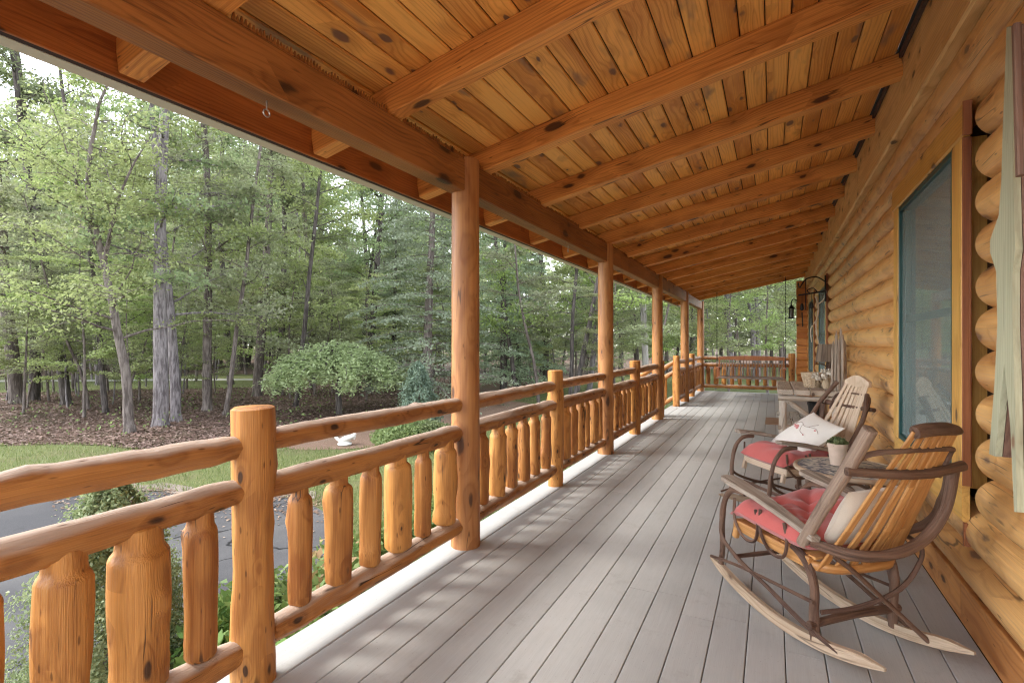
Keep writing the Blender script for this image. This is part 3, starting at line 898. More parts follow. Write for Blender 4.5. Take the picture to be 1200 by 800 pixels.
CSX, CSY = 0.88, 0.95
def rocking_chair(label, loc, ang, slat, crest_bark):
    t = thing('rocking_chair', label, 'rocking chair', loc, ang, 'bentwood rocking chairs')
    t.scale = (CSX, CSY, 1.0)
    for s in (-1, 1):
        mb = MB()
        n = 22
        vs, ws, fs = [], [], []
        o = mb.off()
        for i in range(n + 1):
            u = i / n
            y = 0.53 - 1.06 * u
            zb = 0.004 + 0.10 * ((y - 0.02) / 0.52) ** 2
            hh = 0.046 * min(1, 0.25 + min(u, 1 - u) * 7)
            ww = 0.030 * min(1, 0.35 + min(u, 1 - u) * 8)
            for (dx, dz) in ((-1, 0), (1, 0), (1, 1), (-1, 1)):
                vs.append(Vector((s * 0.235 + dx * ww / 2, y, zb + dz * hh)))
                ws.append(o + Vector((y, dx * 0.015, dz * 0.046)))
        for i in range(n):
            for k in range(4):
                k2 = (k + 1) % 4
                fs.append((i * 4 + k, i * 4 + k2, (i + 1) * 4 + k2, (i + 1) * 4 + k))
        fs += [(3, 2, 1, 0), tuple(n * 4 + k for k in range(4))]
        mb.add(vs, fs, ws)
        mb.build('rocker', M['rocker'], t)
        mb = MB()
        bent(mb, [(s * 0.235, 0.44, 0.10), (s * 0.245, 0.41, 0.20), (s * 0.255, 0.40, 0.34), (s * 0.262, 0.37, 0.46), (s * 0.266, 0.30, 0.535), (s * 0.268, 0.20, 0.545)], 0.017, 10)
        mb.build('front_leg', M['twig'], t)
        mb = MB()
        bent(mb, [(s * 0.232, -0.20, 0.05), (s * 0.234, -0.20, 0.16), (s * 0.236, -0.205, 0.27), (s * 0.242, -0.17, 0.36), (s * 0.25, -0.10, 0.405)], 0.022, 12, 0.020)
        mb.build('rear_leg', M['twig'], t)
        mb = MB()
        bent(mb, [(s * 0.262, 0.40, 0.36), (s * 0.27, 0.38, 0.27), (s * 0.268, 0.24, 0.205), (s * 0.262, 0.05, 0.16), (s * 0.252, -0.16, 0.10), (s * 0.24, -0.34, 0.07)], 0.012, 9)
        bent(mb, [(s * 0.255, 0.50, 0.125), (s * 0.262, 0.22, 0.175), (s * 0.258, -0.22, 0.215)], 0.009, 8)
        for yc in (0.17, -0.02):
            bent(mb, [(s * 0.268, yc + 0.11, 0.50), (s * 0.276, yc + 0.10, 0.40), (s * 0.278, yc + 0.03, 0.335), (s * 0.278, yc - 0.05, 0.345), (s * 0.276, yc - 0.07, 0.42), (s * 0.268, yc - 0.045, 0.49)], 0.009, 8)
        mb.build('side_brace', M['twig'], t)
        # arm: a weathered plank, wide in front
        mb = MB()
        out = [(-0.020, -0.24), (0.020, -0.25), (0.030, -0.10), (0.045, 0.10), (0.052, 0.28), (0.040, 0.345), (0.0, 0.36), (-0.038, 0.345), (-0.048, 0.28), (-0.036, 0.10), (-0.026, -0.10)]
        vs, ws, fs = [], [], []
        o = mb.off()
        for dz in (0.0, 0.022):
            for (a, b) in out:
                zz = 0.505 + 0.105 * (b + 0.24) / 0.6 + 0.012 * math.sin((b + 0.2) * 6) - 0.03
                vs.append(Vector((s * 0.268 + a, b, zz + dz)))
                ws.append(o + Vector((b, a, dz)))
        m_ = len(out)
        fs = [(k, (k + 1) % m_, m_ + (k + 1) % m_, m_ + k) for k in range(m_)] + [tuple(reversed(range(m_))), tuple(range(m_, 2 * m_))]
        mb.add(vs, fs, ws)
        mb.build('armrest', M['weathered'], t)
    # seat frame and seat
    mb = MB()
    mb.bar((-0.24, 0.27, 0.372), (0.24, 0.27, 0.372), 0.032, 0.05)
    mb.bar((-0.235, -0.19, 0.36), (-0.255, 0.285, 0.372), 0.034, 0.05)
    mb.bar((0.235, -0.19, 0.36), (0.255, 0.285, 0.372), 0.034, 0.05)
    bent(mb, [(-0.235, -0.17, 0.352), (-0.13, -0.245, 0.347), (0.13, -0.245, 0.347), (0.235, -0.17, 0.352)], 0.022, 10, knob=0.02)
    for k in range(9):
        y = -0.19 + k * 0.054
        mb.bar((-0.232, y, 0.386), (0.232, y, 0.386), 0.042, 0.012)
    for s in (-1, 1):
        mb.bar((s * 0.246, 0.285, 0.36), (s * 0.246, 0.30, 0.30), 0.03, 0.03)
    mb.build('seat', slat, t)
    # back slats, fanned
    mb = MB()
    for k in range(7):
        u = (k - 3) / 3.0
        p = [(u * 0.205, -0.205 - 0.03 * (1 - u * u), 0.335), (u * 0.172, -0.315 - 0.035 * (1 - u * u), 0.53), (u * 0.140, -0.42 - 0.03 * (1 - u * u), 0.73), (u * 0.108, -0.545 - 0.012 * (1 - u * u), 0.955)]
        for a, b, w0, w1 in zip(p[:-1], p[1:], (0.045, 0.039, 0.034), (0.039, 0.034, 0.028)):
            d = Vector(b) - Vector(a)
            k_ = 1.0 if crest_bark else 1.1
            mb.bar(a, Vector(b) + d.normalized() * 0.004, 0.011, w0 * k_, (1, 0, 0.0), 0.003, 0.011, w1 * k_)
    mb.build('back_slats', slat, t)
    mb = MB()
    if crest_bark:
        mb.tube([(-0.112, -0.548, 0.957), (-0.06, -0.552, 0.964), (0.03, -0.555, 0.966), (0.10, -0.55, 0.958), (0.135, -0.545, 0.95)], [0.023, 0.025, 0.024, 0.019, 0.009], 12, knob=0.06, ends=0.1, sub=5)
        mb.build('crest', [M['twig']], t)
    else:
        n = 12
        pl = [(-0.125 + 0.25 * i / n, 0.985 + 0.045 * math.sin(PI * i / n)) for i in range(n + 1)]
        mb.prism(pl + [(0.128, 0.945), (-0.128, 0.945)], 'y', -0.572, -0.545)
        mb.build('crest', slat, t)
    # uprights and the hoops of the back
    mb = MB()
    if crest_bark:
        bent(mb, [(-0.268, -0.17, 0.44), (-0.272, -0.27, 0.60), (-0.274, -0.40, 0.80), (-0.274, -0.50, 0.965)], 0.030, 12, 0.031, knob=0.03)
    else:
        bent(mb, [(-0.262, -0.17, 0.44), (-0.275, -0.28, 0.60), (-0.262, -0.38, 0.76), (-0.20, -0.46, 0.90)], 0.023, 12, 0.020, knob=0.05)
    mb.build('upright', M['twig_light'] if crest_bark else M['twig'], t)
    mb = MB()
    if crest_bark:
        bent(mb, [(0.262, -0.19, 0.45), (0.262, -0.32, 0.53), (0.258, -0.40, 0.64), (0.245, -0.44, 0.80)], 0.020, 12, 0.026, knob=0.05)
    else:
        bent(mb, [(0.262, -0.17, 0.44), (0.285, -0.30, 0.60), (0.26, -0.42, 0.80), (0.19, -0.53, 0.97)], 0.022, 12, 0.020, knob=0.05)
    mb.build('upright', M['twig'], t)
    mb = MB()
    bent(mb, [(-0.305, -0.425, 0.80), (-0.1, -0.478, 0.79), (0.08, -0.485, 0.79), (0.25, -0.475, 0.805)], 0.019, 12, 0.023, knob=0.08)
    bent(mb, [(-0.27, -0.385, 0.775), (-0.235, -0.45, 0.86), (-0.12, -0.515, 0.885), (0.1, -0.525, 0.885), (0.16, -0.49, 0.86), (0.17, -0.44, 0.76)], 0.011, 9)
    bent(mb, [(-0.262, -0.19, 0.46), (-0.16, -0.335, 0.45), (0.0, -0.385, 0.455), (0.15, -0.40, 0.51), (0.235, -0.42, 0.63), (0.25, -0.44, 0.79)], 0.018, 11, 0.03, knob=0.06)
    bent(mb, [(-0.26, -0.21, 0.45), (-0.16, -0.32, 0.425), (0.02, -0.36, 0.43), (0.20, -0.33, 0.455), (0.265, -0.2, 0.46)], 0.012, 9)
    mb.build('back_hoop', M['twig'], t)
    mb = MB()
    bent(mb, [(-0.265, -0.205, 0.115), (0.0, -0.205, 0.135), (0.265, -0.20, 0.13)], 0.019, 11, knob=0.07)
    bent(mb, [(-0.25, 0.30, 0.20), (0.25, 0.30, 0.20)], 0.013, 9)
    bent(mb, [(-0.215, -0.22, 0.17), (-0.05, -0.27, 0.20), (0.12, -0.32, 0.28), (0.22, -0.335, 0.40), (0.225, -0.32, 0.47)], 0.011, 9)
    bent(mb, [(-0.262, -0.20, 0.47), (-0.12, -0.27, 0.37), (0.04, -0.30, 0.24), (0.225, -0.36, 0.075)], 0.012, 9)
    mb.build('cross_stretcher', M['twig'], t)
    return t

NC, NA = (0.185, 2.70, 0.0), math.radians(40.5)
FC, FA = (0.16, 4.34, 0.0), math.radians(126.9)
rocking_chair('bentwood rocking chair seen from behind, honey slats and dark bark crest, nearest the viewer', NC, NA, M['slat'], True)
rocking_chair('pale slatted bentwood rocking chair facing the viewer beyond the mosaic table', FC, FA, M['grey_slat'], False)

def loc_of(c, a, x, y, z):
    x, y = x * CSX, y * CSY
    return (c[0] + x * math.cos(a) - y * math.sin(a), c[1] + x * math.sin(a) + y * math.cos(a), c[2] + z)

def cushion(label, c, a, tilt=0.0, fold=0.0):
    n = 40
    S = 0.255
    vs, fs = [], []
    tufts = [(-0.09, 0.09), (0.09, 0.09), (-0.09, -0.09), (0.09, -0.09), (0, 0.0)]
    def edge(u):
        return max(0.0, 1 - abs(u) ** 5) ** 0.5
    for side in (1, -1):
        for i in range(n + 1):
            for j in range(n + 1):
                u, v = -1 + 2 * i / n, -1 + 2 * j / n
                x, y = u * S * (1 - 0.04 * v * v), v * S * (1 - 0.04 * u * u)
                h = edge(u) * edge(v)
                z = side * (0.072 if side > 0 else 0.045) * h
                if side > 0:
                    for (tx, ty) in tufts:
                        z -= 0.036 * math.exp(-((x - tx) ** 2 + (y - ty) ** 2) / 0.0011)
                    z -= 0.014 * math.exp(-(((x - y) / 0.022) ** 2)) * h + 0.014 * math.exp(-(((x + y) / 0.022) ** 2)) * h
                    z += 0.008 * math.sin(23 * x + 3 * math.sin(19 * y)) * h
                    z += fold * max(0, u) ** 2 * 0.10
                else:
                    z += fold * max(0, u) ** 2 * 0.08
                z -= 0.035 * max(0, v - 0.72) / 0.28
                vs.append((x, y, z))
    m = (n + 1) * (n + 1)
    for i in range(n):
        for j in range(n):
            k = i * (n + 1) + j
            fs.append((k, k + n + 1, k + n + 2, k + 1))
            fs.append((m + k + 1, m + k + n + 2, m + k + n + 1, m + k))
    rim = [i * (n + 1) for i in range(n + 1)] + [n * (n + 1) + j for j in range(1, n + 1)] + [i * (n + 1) + n for i in range(n - 1, -1, -1)] + [j for j in range(n - 1, 0, -1)]
    for a_, b_ in zip(rim, rim[1:] + rim[:1]):
        fs.append((a_, b_, m + b_, m + a_))
    mb = MB()
    mb.add(vs, fs, vs)
    o = mb.build('seat_cushion', M['red_cloth'], None, angle=70)
    o.location = c
    o.rotation_euler = (tilt, 0, a)
    return tag(o, label, 'cushion', 'red tufted cushions')

cushion('tufted faded red cushion on the nearest rocking chair', loc_of(NC, NA, 0, 0.055, 0.442), NA, 0.03, 0.6)
cushion('tufted faded red cushion on the far pale rocking chair', loc_of(FC, FA, 0, 0.055, 0.442), FA, 0.03, 0.0)

def pillow(name, label, c, rot, S, T, mat):
    n = 26
    vs, fs = [], []
    for side in (1, -1):
        for i in range(n + 1):
            for j in range(n + 1):
                u, v = -1 + 2 * i / n, -1 + 2 * j / n
                pin = 1 - 0.10 * (u * u + v * v - u * u * v * v)
                x, y = u * S / 2 * (1 - 0.07 * (1 - v * v) * 0 - 0.06 * (1 - abs(v) ** 2) * abs(u) ** 3), v * S / 2 * (1 - 0.06 * (1 - abs(u) ** 2) * abs(v) ** 3)
                h = (max(0, 1 - u * u) ** 0.55) * (max(0, 1 - v * v) ** 0.55)
                vs.append((x, y, side * T / 2 * h + 0.004 * math.sin(17 * x + 5) * math.sin(21 * y + 2)))
    m = (n + 1) ** 2
    for i in range(n):
        for j in range(n):
            k = i * (n + 1) + j
            fs.append((k, k + n + 1, k + n + 2, k + 1))
            fs.append((m + k + 1, m + k + n + 2, m + k + n + 1, m + k))
    mb = MB()
    mb.add(vs, fs, vs)
    o = mb.build(name, mat, None, angle=80)
    o.location = c
    o.rotation_euler = rot
    return tag(o, label, 'pillow')

def pillow_rot(a, lean, spin=0.0):
    # pillow lies in local xy with normal z: spin in its plane, stand it up leaning back, turn with the chair
    return (Matrix.Rotation(a, 3, 'Z') @ Matrix.Rotation(lean, 3, 'X') @ Matrix.Rotation(spin, 3, 'Z')).to_euler()
pillow('throw_pillow', 'plain cream pillow against the honey slats of the nearest rocking chair', loc_of(NC, NA, -0.01, -0.262, 0.565), pillow_rot(NA, math.radians(-60) + PI, 0.05), 0.31, 0.12, M['cream_cloth'])
fp = pillow('throw_pillow', 'white pillow embroidered with a red bird on a branch, on the far rocking chair', loc_of(FC, FA, -0.03, -0.06, 0.585), pillow_rot(FA, math.radians(-38) + PI, PI + 0.25), 0.40, 0.15, M['white_cloth'])
def pz(x, y, S=0.40, T=0.15):
    u, v = 2 * x / S, 2 * y / S
    return -(T / 2 * (max(0, 1 - u * u) ** 0.55) * (max(0, 1 - v * v) ** 0.55)) - 0.004
mb = MB()
for pts in ([(-0.13, -0.02), (-0.06, -0.05), (0.02, -0.03), (0.10, -0.06), (0.15, -0.04)], [(-0.02, -0.04), (0.03, 0.02), (0.09, 0.03)], [(-0.09, -0.04), (-0.12, 0.03)], [(0.05, -0.04), (0.08, -0.10)]):
    mb.tube([(x, y, pz(x, y)) for x, y in pts], 0.0018, 6, sub=6)
mb.build('embroidered_branch', M['thread_brown'], fp)
mb = MB()
def blob(cx, cy, rx, ry, n=12):
    pts = [(cx + rx * math.cos(2 * PI * k / n), cy + ry * math.sin(2 * PI * k / n)) for k in range(n)]
    vs = [Vector((cx, cy, pz(cx, cy) - 0.004))] + [Vector((x, y, pz(x, y) - 0.001)) for x, y in pts]
    mb.add(vs, [(0, 1 + k, 1 + (k + 1) % n) for k in range(n)], vs)
blob(-0.045, 0.0, 0.028, 0.016); blob(-0.018, 0.013, 0.012, 0.011); blob(-0.084, -0.005, 0.022, 0.006); blob(0.115, -0.045, 0.008, 0.007); blob(0.085, 0.033, 0.007, 0.006)
mb.build('embroidered_bird', M['thread_red'], fp)

# ================================================================== SIDE TABLE, POT
TX, TY, TZ = 0.40, 3.50, 0.55
tb = thing('side_table', 'small round mosaic topped twig table between the two rocking chairs', 'side table', (TX, TY, 0))
mb = MB(); mb.lathe([(0.265, 0.53), (0.268, 0.532), (0.268, 0.549), (0.262, 0.551)], 40)
mb.build('tabletop', M['mosaic'], tb)
mb = MB(); mb.tube([(0.275 * math.cos(2 * PI * k / 28), 0.275 * math.sin(2 * PI * k / 28), 0.54) for k in range(29)], 0.014, 9, knob=0.05)
mb.build('rim', M['rocker'], tb)
for k in range(4):
    t = PI / 4 + k * PI / 2
    c, s = math.cos(t), math.sin(t)
    mb = MB(); bent(mb, [(0.24 * c, 0.24 * s, 0.0), (0.20 * c, 0.20 * s, 0.2), (0.19 * c, 0.19 * s, 0.38), (0.22 * c, 0.22 * s, 0.53)], 0.018, 10)
    mb.build('leg', M['twig_light'], tb)
mb = MB()
for k in range(4):
    t = k * PI / 2
    c, s = math.cos(t), math.sin(t)
    R = lambda u, z: (0.21 * c - u * s, 0.21 * s + u * c, z)
    bent(mb, [R(-0.13, 0.30), R(-0.10, 0.44), R(0, 0.51), R(0.10, 0.44), R(0.13, 0.30)], 0.011, 8)
    bent(mb, [R(-0.07, 0.26), R(-0.05, 0.36), R(0, 0.40), R(0.05, 0.36), R(0.07, 0.26)], 0.009, 8)
    bent(mb, [R(-0.19, 0.24), R(0, 0.27), R(0.19, 0.24)], 0.012, 8)
mb.build('twig_apron', M['twig_light'], tb)

PX, PY = 0.345, 3.55
pot = thing('potted_plant', 'small succulent in a pale clay pot on the mosaic table', 'potted plant', (PX, PY, TZ + 0.003))
pot.scale = (0.86, 0.86, 0.86)
mb = MB(); mb.lathe([(0.044, 0.0), (0.058, 0.118), (0.062, 0.120), (0.063, 0.148), (0.058, 0.150), (0.055, 0.138)], 26)
mb.build('pot', M['terracotta'], pot)
mb = MB(); mb.lathe([(0.02, 0.128), (0.054, 0.13), (0.03, 0.138)], 16); mb.build('soil', M['soil'], pot)

# ------------------------------------------------------------------ leaf helper
def leaf_quads(c, size, up=0.6, aspect=0.5, rng=RNG, normal=None):
    n = len(c)
    nr = rng.normal(size=(n, 3)) * (1 - up)
    nr[:, 2] += up
    if normal is not None:
        nr = nr + normal
    nr /= np.linalg.norm(nr, axis=1, keepdims=True) + 1e-9
    a = rng.normal(size=(n, 3))
    a -= nr * np.sum(a * nr, axis=1, keepdims=True)
    a /= np.linalg.norm(a, axis=1, keepdims=True) + 1e-9
    b = np.cross(nr, a)
    sz = (np.asarray(size) * rng.uniform(0.6, 1.3, n))[:, None]
    L, W = a * sz * 0.5, b * sz * 0.5 * aspect
    bend = nr * sz * 0.12
    v = np.stack([c - L, c + W + bend - L * 0.1, c + L, c - W + bend - L * 0.1], axis=1).reshape(-1, 3)
    q = np.arange(n * 4).reshape(n, 4)
    return v, q

rs = np.random.default_rng(5)
n = 170
t = rs.uniform(0, 2 * PI, n); r = 0.058 * np.sqrt(rs.uniform(0, 1, n))
c = np.stack([r * np.cos(t), r * np.sin(t), 0.145 + rs.uniform(0, 0.05, n) * (1 - (r / 0.07) ** 2)], 1)
v, q = leaf_quads(c, 0.034, 0.25, 0.6, rs)
link('leaves', np_mesh('succulent_leaves', v, q, M['leaf_succulent']), pot)

# ================================================================== FAR FURNISHINGS
BX, BY = 0.07, 6.62
bn = thing('potting_bench', 'rustic grey plank table with diagonal end brace against the log wall', 'table', (0.38, 7.3, 0))
bx0, bx1, by0, by1 = 0.05, 0.70, 6.46, 8.0
mb = MB()
for k in range(4):
    xa = bx0 + k * (bx1 - bx0) / 4
    mb.box((xa + 0.003, by0 + random.uniform(0.0, 0.015), 0.70), (xa + (bx1 - bx0) / 4 - 0.003, by1, 0.755), 'y', 0.008)
mb.build('tabletop', M['bench_wood'], bn)
for (lx, ly) in ((0.115, 6.58), (0.62, 6.58), (0.115, 7.92), (0.62, 7.92)):
    mb = MB(); mb.tube([(lx, ly, 0), (lx, ly, 0.35), (lx, ly, 0.70)], 0.035, 10, knob=0.06, sub=3); mb.build('leg', M['bench_wood'], bn)
mb = MB()
for ly in (6.58, 7.92):
    mb.tube([(0.06, ly - 0.05, 0.66), (0.67, ly - 0.05, 0.655)], 0.03, 10, knob=0.07)
    mb.tube([(0.06, ly, 0.31), (0.67, ly, 0.30)], 0.028, 10, knob=0.07)
for lx in (0.115, 0.62):
    mb.tube([(lx, 6.6, 0.63), (lx, 7.98, 0.63)], 0.025, 10, knob=0.07)
mb.build('stretcher', M['bench_wood'], bn)
mb = MB(); mb.tube([(0.14, 6.55, 0.64), (0.52, 6.55, 0.33)], 0.028, 10, knob=0.05); mb.build('diagonal_brace', M['bench_wood'], bn)
mb = MB()
for k in range(5):
    xa = 0.10 + k * 0.11
    mb.box((xa, 6.70, 0.325), (xa + 0.10, 7.9, 0.345), 'y')
mb.build('shelf', M['bench_wood'], bn)
set_parent_keep(bn)
# wire scrollwork basket on the floor under the shelf
wb = thing('wire_rack', 'black wire scroll rack on the floor under the plank table', 'rack', (0.36, 6.95, 0))
mb = MB()
for k in range(7):
    xa = -0.2 + k * 0.065
    mb.tube([(xa, -0.15, 0.01), (xa + 0.03, -0.16, 0.10), (xa - 0.02, -0.15, 0.17), (xa + 0.02, -0.14, 0.24)], 0.006, 6, sub=5)
    mb.tube([(xa, 0.15, 0.01), (xa - 0.03, 0.16, 0.10), (xa + 0.02, 0.15, 0.17), (xa, 0.14, 0.24)], 0.006, 6, sub=5)
for yy in (-0.15, 0.15):
    for zz in (0.008, 0.24):
        mb.tube([(-0.22, yy, zz), (0.22, yy, zz)], 0.008, 6)
for xx in (-0.22, 0.22):
    mb.tube([(xx, -0.15, 0.24), (xx, 0.15, 0.24)], 0.008, 6)
    mb.tube([(xx, -0.15, 0.008), (xx, 0.15, 0.008)], 0.008, 6)
mb.build('wire_scrolls', M['iron'], wb)
bk = thing('bucket', 'small black bucket on the shelf of the plank table', 'bucket', (0.48, 7.3, 0.346))
mb = MB(); mb.lathe([(0.07, 0.0), (0.09, 0.19), (0.095, 0.20), (0.086, 0.20), (0.07, 0.03)], 18); mb.build('tub', M['black_pot'], bk)
mb = MB(); mb.tube([(-0.092, 0, 0.19), (-0.07, 0.03, 0.13), (0.0, 0.1, 0.11), (0.07, 0.03, 0.13), (0.092, 0, 0.19)], 0.004, 6, sub=5); mb.build('handle', M['iron'], bk)

bs = thing('basket', 'small woven straw basket on the plank table', 'basket', (0.42, 6.98, 0.755))
mb = MB()
for k in range(9):
    R_ = 0.070 + 0.004 * k + 0.006 * math.sin(k * 1.1)
    mb.tube([(R_ * math.cos(2 * PI * j / 20), R_ * math.sin(2 * PI * j / 20) * 1.0, 0.010 + k * 0.0175 + 0.003 * (-1) ** (j + k)) for j in range(21)], 0.0105, 6)
mb.lathe([(0.06, 0.0), (0.065, 0.006)], 18)
for j in range(14):
    t = 2 * PI * j / 14
    mb.tube([(0.076 * math.cos(t), 0.076 * math.sin(t), 0.0), (0.112 * math.cos(t), 0.112 * math.sin(t), 0.165)], 0.006, 6)
mb.build('weave', M['straw'], bs)
mb = MB(); mb.tube([(0.11 * math.cos(2 * PI * j / 20), 0.11 * math.sin(2 * PI * j / 20), 0.168) for j in range(21)], 0.011, 7); mb.build('rim', M['straw'], bs)

lp = thing('table_lamp', 'rustic twig table lamp with a dark bark shade', 'lamp', (0.60, 7.05, 0.755))
mb = MB()
for j in range(34):
    t0 = 2 * PI * j / 34
    R0, R1 = 0.135 + random.uniform(-0.003, 0.003), 0.11
    mb.bar((R0 * math.cos(t0), R0 * math.sin(t0), 0.305 + random.uniform(-0.012, 0.004)), (R1 * math.cos(t0), R1 * math.sin(t0), 0.515), 0.010, 0.026, (-math.sin(t0), math.cos(t0), 0.0), 0.002)
mb.build('lamp_shade', M['bark_shade'], lp)
mb = MB()
for j in range(5):
    t = 2 * PI * j / 5
    bent(mb, [(0.075 * math.cos(t), 0.075 * math.sin(t), 0.0), (0.035 * math.cos(t + 0.4), 0.035 * math.sin(t + 0.4), 0.12), (0.02 * math.cos(t + 1), 0.02 * math.sin(t + 1), 0.32)], 0.012, 7)
bent(mb, [(0.0, 0.0, 0.2), (0.07, -0.03, 0.27), (0.12, -0.06, 0.29)], 0.008, 6)
bent(mb, [(0.0, 0.0, 0.22), (-0.07, -0.03, 0.28), (-0.13, -0.05, 0.27)], 0.008, 6)
mb.tube([(0, 0, 0.3), (0, 0, 0.45)], 0.01, 8)
mb.build('twig_base', M['twig'], lp)

fl = thing('dried_flowers', 'bunch of white dried flowers standing beside the bark shaded lamp', 'flowers', (0.50, 6.86, 0.755))
mb = MB()
heads = []
for j in range(11):
    t = random.uniform(0, 2 * PI); rr = random.uniform(0.05, 0.15); h = random.uniform(0.12, 0.22)
    p = (rr * math.cos(t) + 0.06, rr * math.sin(t), h)
    heads.append(p)
    bent(mb, [(0.06 + 0.01 * math.cos(t), 0.01 * math.sin(t), 0.0), (0.06 + rr * 0.5 * math.cos(t), rr * 0.5 * math.sin(t), h * 0.6), p], 0.004, 5)
mb.lathe([(0.035, 0.0), (0.05, 0.05), (0.035, 0.11), (0.04, 0.12)], 14, (0.06, 0, 0))
mb.build('stems', M['straw'], fl)
for p in heads:
    cc = np.array(p)[None] + rs.uniform(-1, 1, size=(40, 3)) * 0.026
    v, q = leaf_quads(cc, 0.035, 0.3, 0.7, rs)
    link('flower_head', np_mesh('flower_head', v, q, M['petal']), fl)

pk = thing('picket_bundle', 'bundle of grey pointed pickets standing against the log wall behind the far chair', 'pickets', (0.665, 6.55, 0.755))
for k, (dx, dy, h) in enumerate(((-0.075, 0.06, 0.55), (-0.045, 0.02, 0.66), (-0.02, -0.02, 0.58), (0.005, 0.03, 0.70), (0.02, -0.03, 0.62), (0.045, 0.0, 0.56))):
    mb = MB()
    mb.tube([(dx, dy, 0), (dx * 0.9, dy * 0.9, h * 0.75), (dx * 0.85, dy * 0.9, h * 0.92), (dx * 0.85, dy * 0.9, h)], [0.016, 0.016, 0.013, 0.002], 7, knob=0.05)
    mb.build('picket', M['weathered'], pk)
# doormat
dm = MB(); dm.prism([(-0.26, -0.38), (0.26, -0.38), (0.26, 0.38), (-0.26, 0.38)], 'z', 0.002, 0.016)
o = dm.build('doormat', M['mat'])
o.location = (0.16, 9.3, 0)
tag(o, 'brown coir doormat lying on the deck beyond the plank table', 'doormat')

# wall ornament
def wpt(px, py, X=0.665):
    zc = FPX * X / (CS * (px - 905))
    return ((zc + X * SN) / CS, HC - (py - 403) * zc / FPX)
outline = [(1184.5, 31), (1183, 70), (1180, 150), (1178, 215), (1175, 252), (1164.5, 282), (1165, 296), (1172, 318), (1173.5, 380), (1170, 450), (1163.5, 532),
           (1171, 535), (1181.5, 425), (1189, 500), (1193.5, 600), (1197, 600), (1194, 450), (1191.5, 380), (1191.5, 320), (1195, 292), (1194, 270), (1192.5, 205), (1192.5, 31)]
Lp = [wpt(*p) for p in outline]
orn = thing('wall_ornament', 'tall pale green weathered wooden ornament with forked foot hung on the log wall', 'wall ornament', (0, 0, 0))
poly = Lp
mb = MB(); mb.prism(poly, 'x', 0.655, 0.672); mb.build('green_board', M['ornament'], orn, smooth=False)
mb = MB()
cy_ = sum(p[0] for p in poly) / len(poly)
mb.prism([(p[0], p[1]) for p in poly], 'x', 0.674, 0.722); mb.build('backing_board', M['ornament_edge'], orn, smooth=False)
sa, sb = wpt(1191, 29, 0.645), wpt(1196, 206, 0.645)
mb = MB(); mb.bar((0.645, sa[0], sa[1]), (0.645, sb[0], sb[1]), 0.018, 0.024, (0, 1, 0)); mb.build('brown_stake', M['ornament_edge'], orn)

# iron bracket with hanging chime near the second window
ib = thing('iron_bracket', 'black wrought iron bracket with hanging chimes on the wall by the far windows', 'bracket', (0.72, 9.02, 2.1))
mb = MB()
mb.tube([(0.0, 0, -0.18), (0.0, 0, 0.22)], 0.012, 7)
mb.tube([(0.0, 0, 0.12), (-0.12, 0, 0.2), (-0.26, 0, 0.17), (-0.34, 0, 0.05), (-0.36, 0, 0.12)], 0.010, 7, sub=5)
mb.tube([(0.0, 0, -0.02), (-0.2, 0, -0.05), (-0.36, 0, -0.07)], 0.012, 7, sub=4)
mb.tube([(-0.1, 0, -0.04), (-0.16, 0, 0.03), (-0.24, 0, 0.0), (-0.2, 0, -0.05)], 0.008, 7, sub=4)
mb.tube([(-0.26, 0, 0.17), (-0.26, 0, -0.3)], 0.007, 6)
mb.build('scroll_arm', M['iron'], ib)
for dx, dz in ((-0.18, -0.12), (-0.31, -0.14)):
    mb = MB()
    mb.tube([(dx, 0, dz + 0.06), (dx, 0, dz - 0.1)], 0.004, 5)
    mb.lathe([(0.008, -0.02), (0.022, -0.04), (0.026, -0.11), (0.012, -0.13)], 10, (dx, 0, dz - 0.04))
    mb.tube([(dx, 0, dz - 0.2), (dx + 0.01, 0, dz - 0.42)], 0.008, 6)
    mb.build('chime', M['iron'], ib)
an = thing('antler_branch', 'pale forked branch hanging on the wall beside the iron bracket', 'branch', (0.60, 9.05, 2.0))
mb = MB()
bent(mb, [(0, 0, 0), (0.03, 0, -0.2), (0.0, 0, -0.45), (0.04, 0, -0.75)], 0.018, 7, 0.009)
bent(mb, [(0.02, 0, -0.12), (0.10, 0, -0.05), (0.14, 0, 0.08)], 0.013, 7, 0.006)
bent(mb, [(0.01, 0, -0.35), (-0.07, 0, -0.5), (-0.06, 0, -0.7)], 0.012, 7, 0.006)
mb.build('antler', plain('pale_antler', (0.55, 0.48, 0.38), 0.7, nscale=20), an)
ln_ = thing('hanging_lantern', 'small dark lantern hung on the far corner logs', 'lantern', (0.47, 13.9, 2.02))
mb = MB()
mb.tube([(0.06, 0.1, 0.30), (-0.02, 0.0, 0.33), (-0.06, 0, 0.26), (-0.06, 0, 0.18)], 0.012, 6, sub=4)
mb.lathe([(0.02, 0.18), (0.07, 0.12), (0.075, 0.10)], 8, (-0.06, 0, 0))
mb.lathe([(0.07, -0.14), (0.075, -0.12), (0.06, -0.11)], 8, (-0.06, 0, 0))
for k in range(4):
    t = PI / 4 + k * PI / 2
    mb.tube([(-0.06 + 0.06 * math.cos(t), 0.06 * math.sin(t), -0.12), (-0.06 + 0.06 * math.cos(t), 0.06 * math.sin(t), 0.11)], 0.007, 5)
mb.build('cage', M['iron'], ln_)
mb = MB(); mb.lathe([(0.045, -0.11), (0.045, 0.09)], 10, (-0.06, 0, 0)); mb.build('glass', plain('smoky_glass', (0.12, 0.11, 0.09), 0.15), ln_)

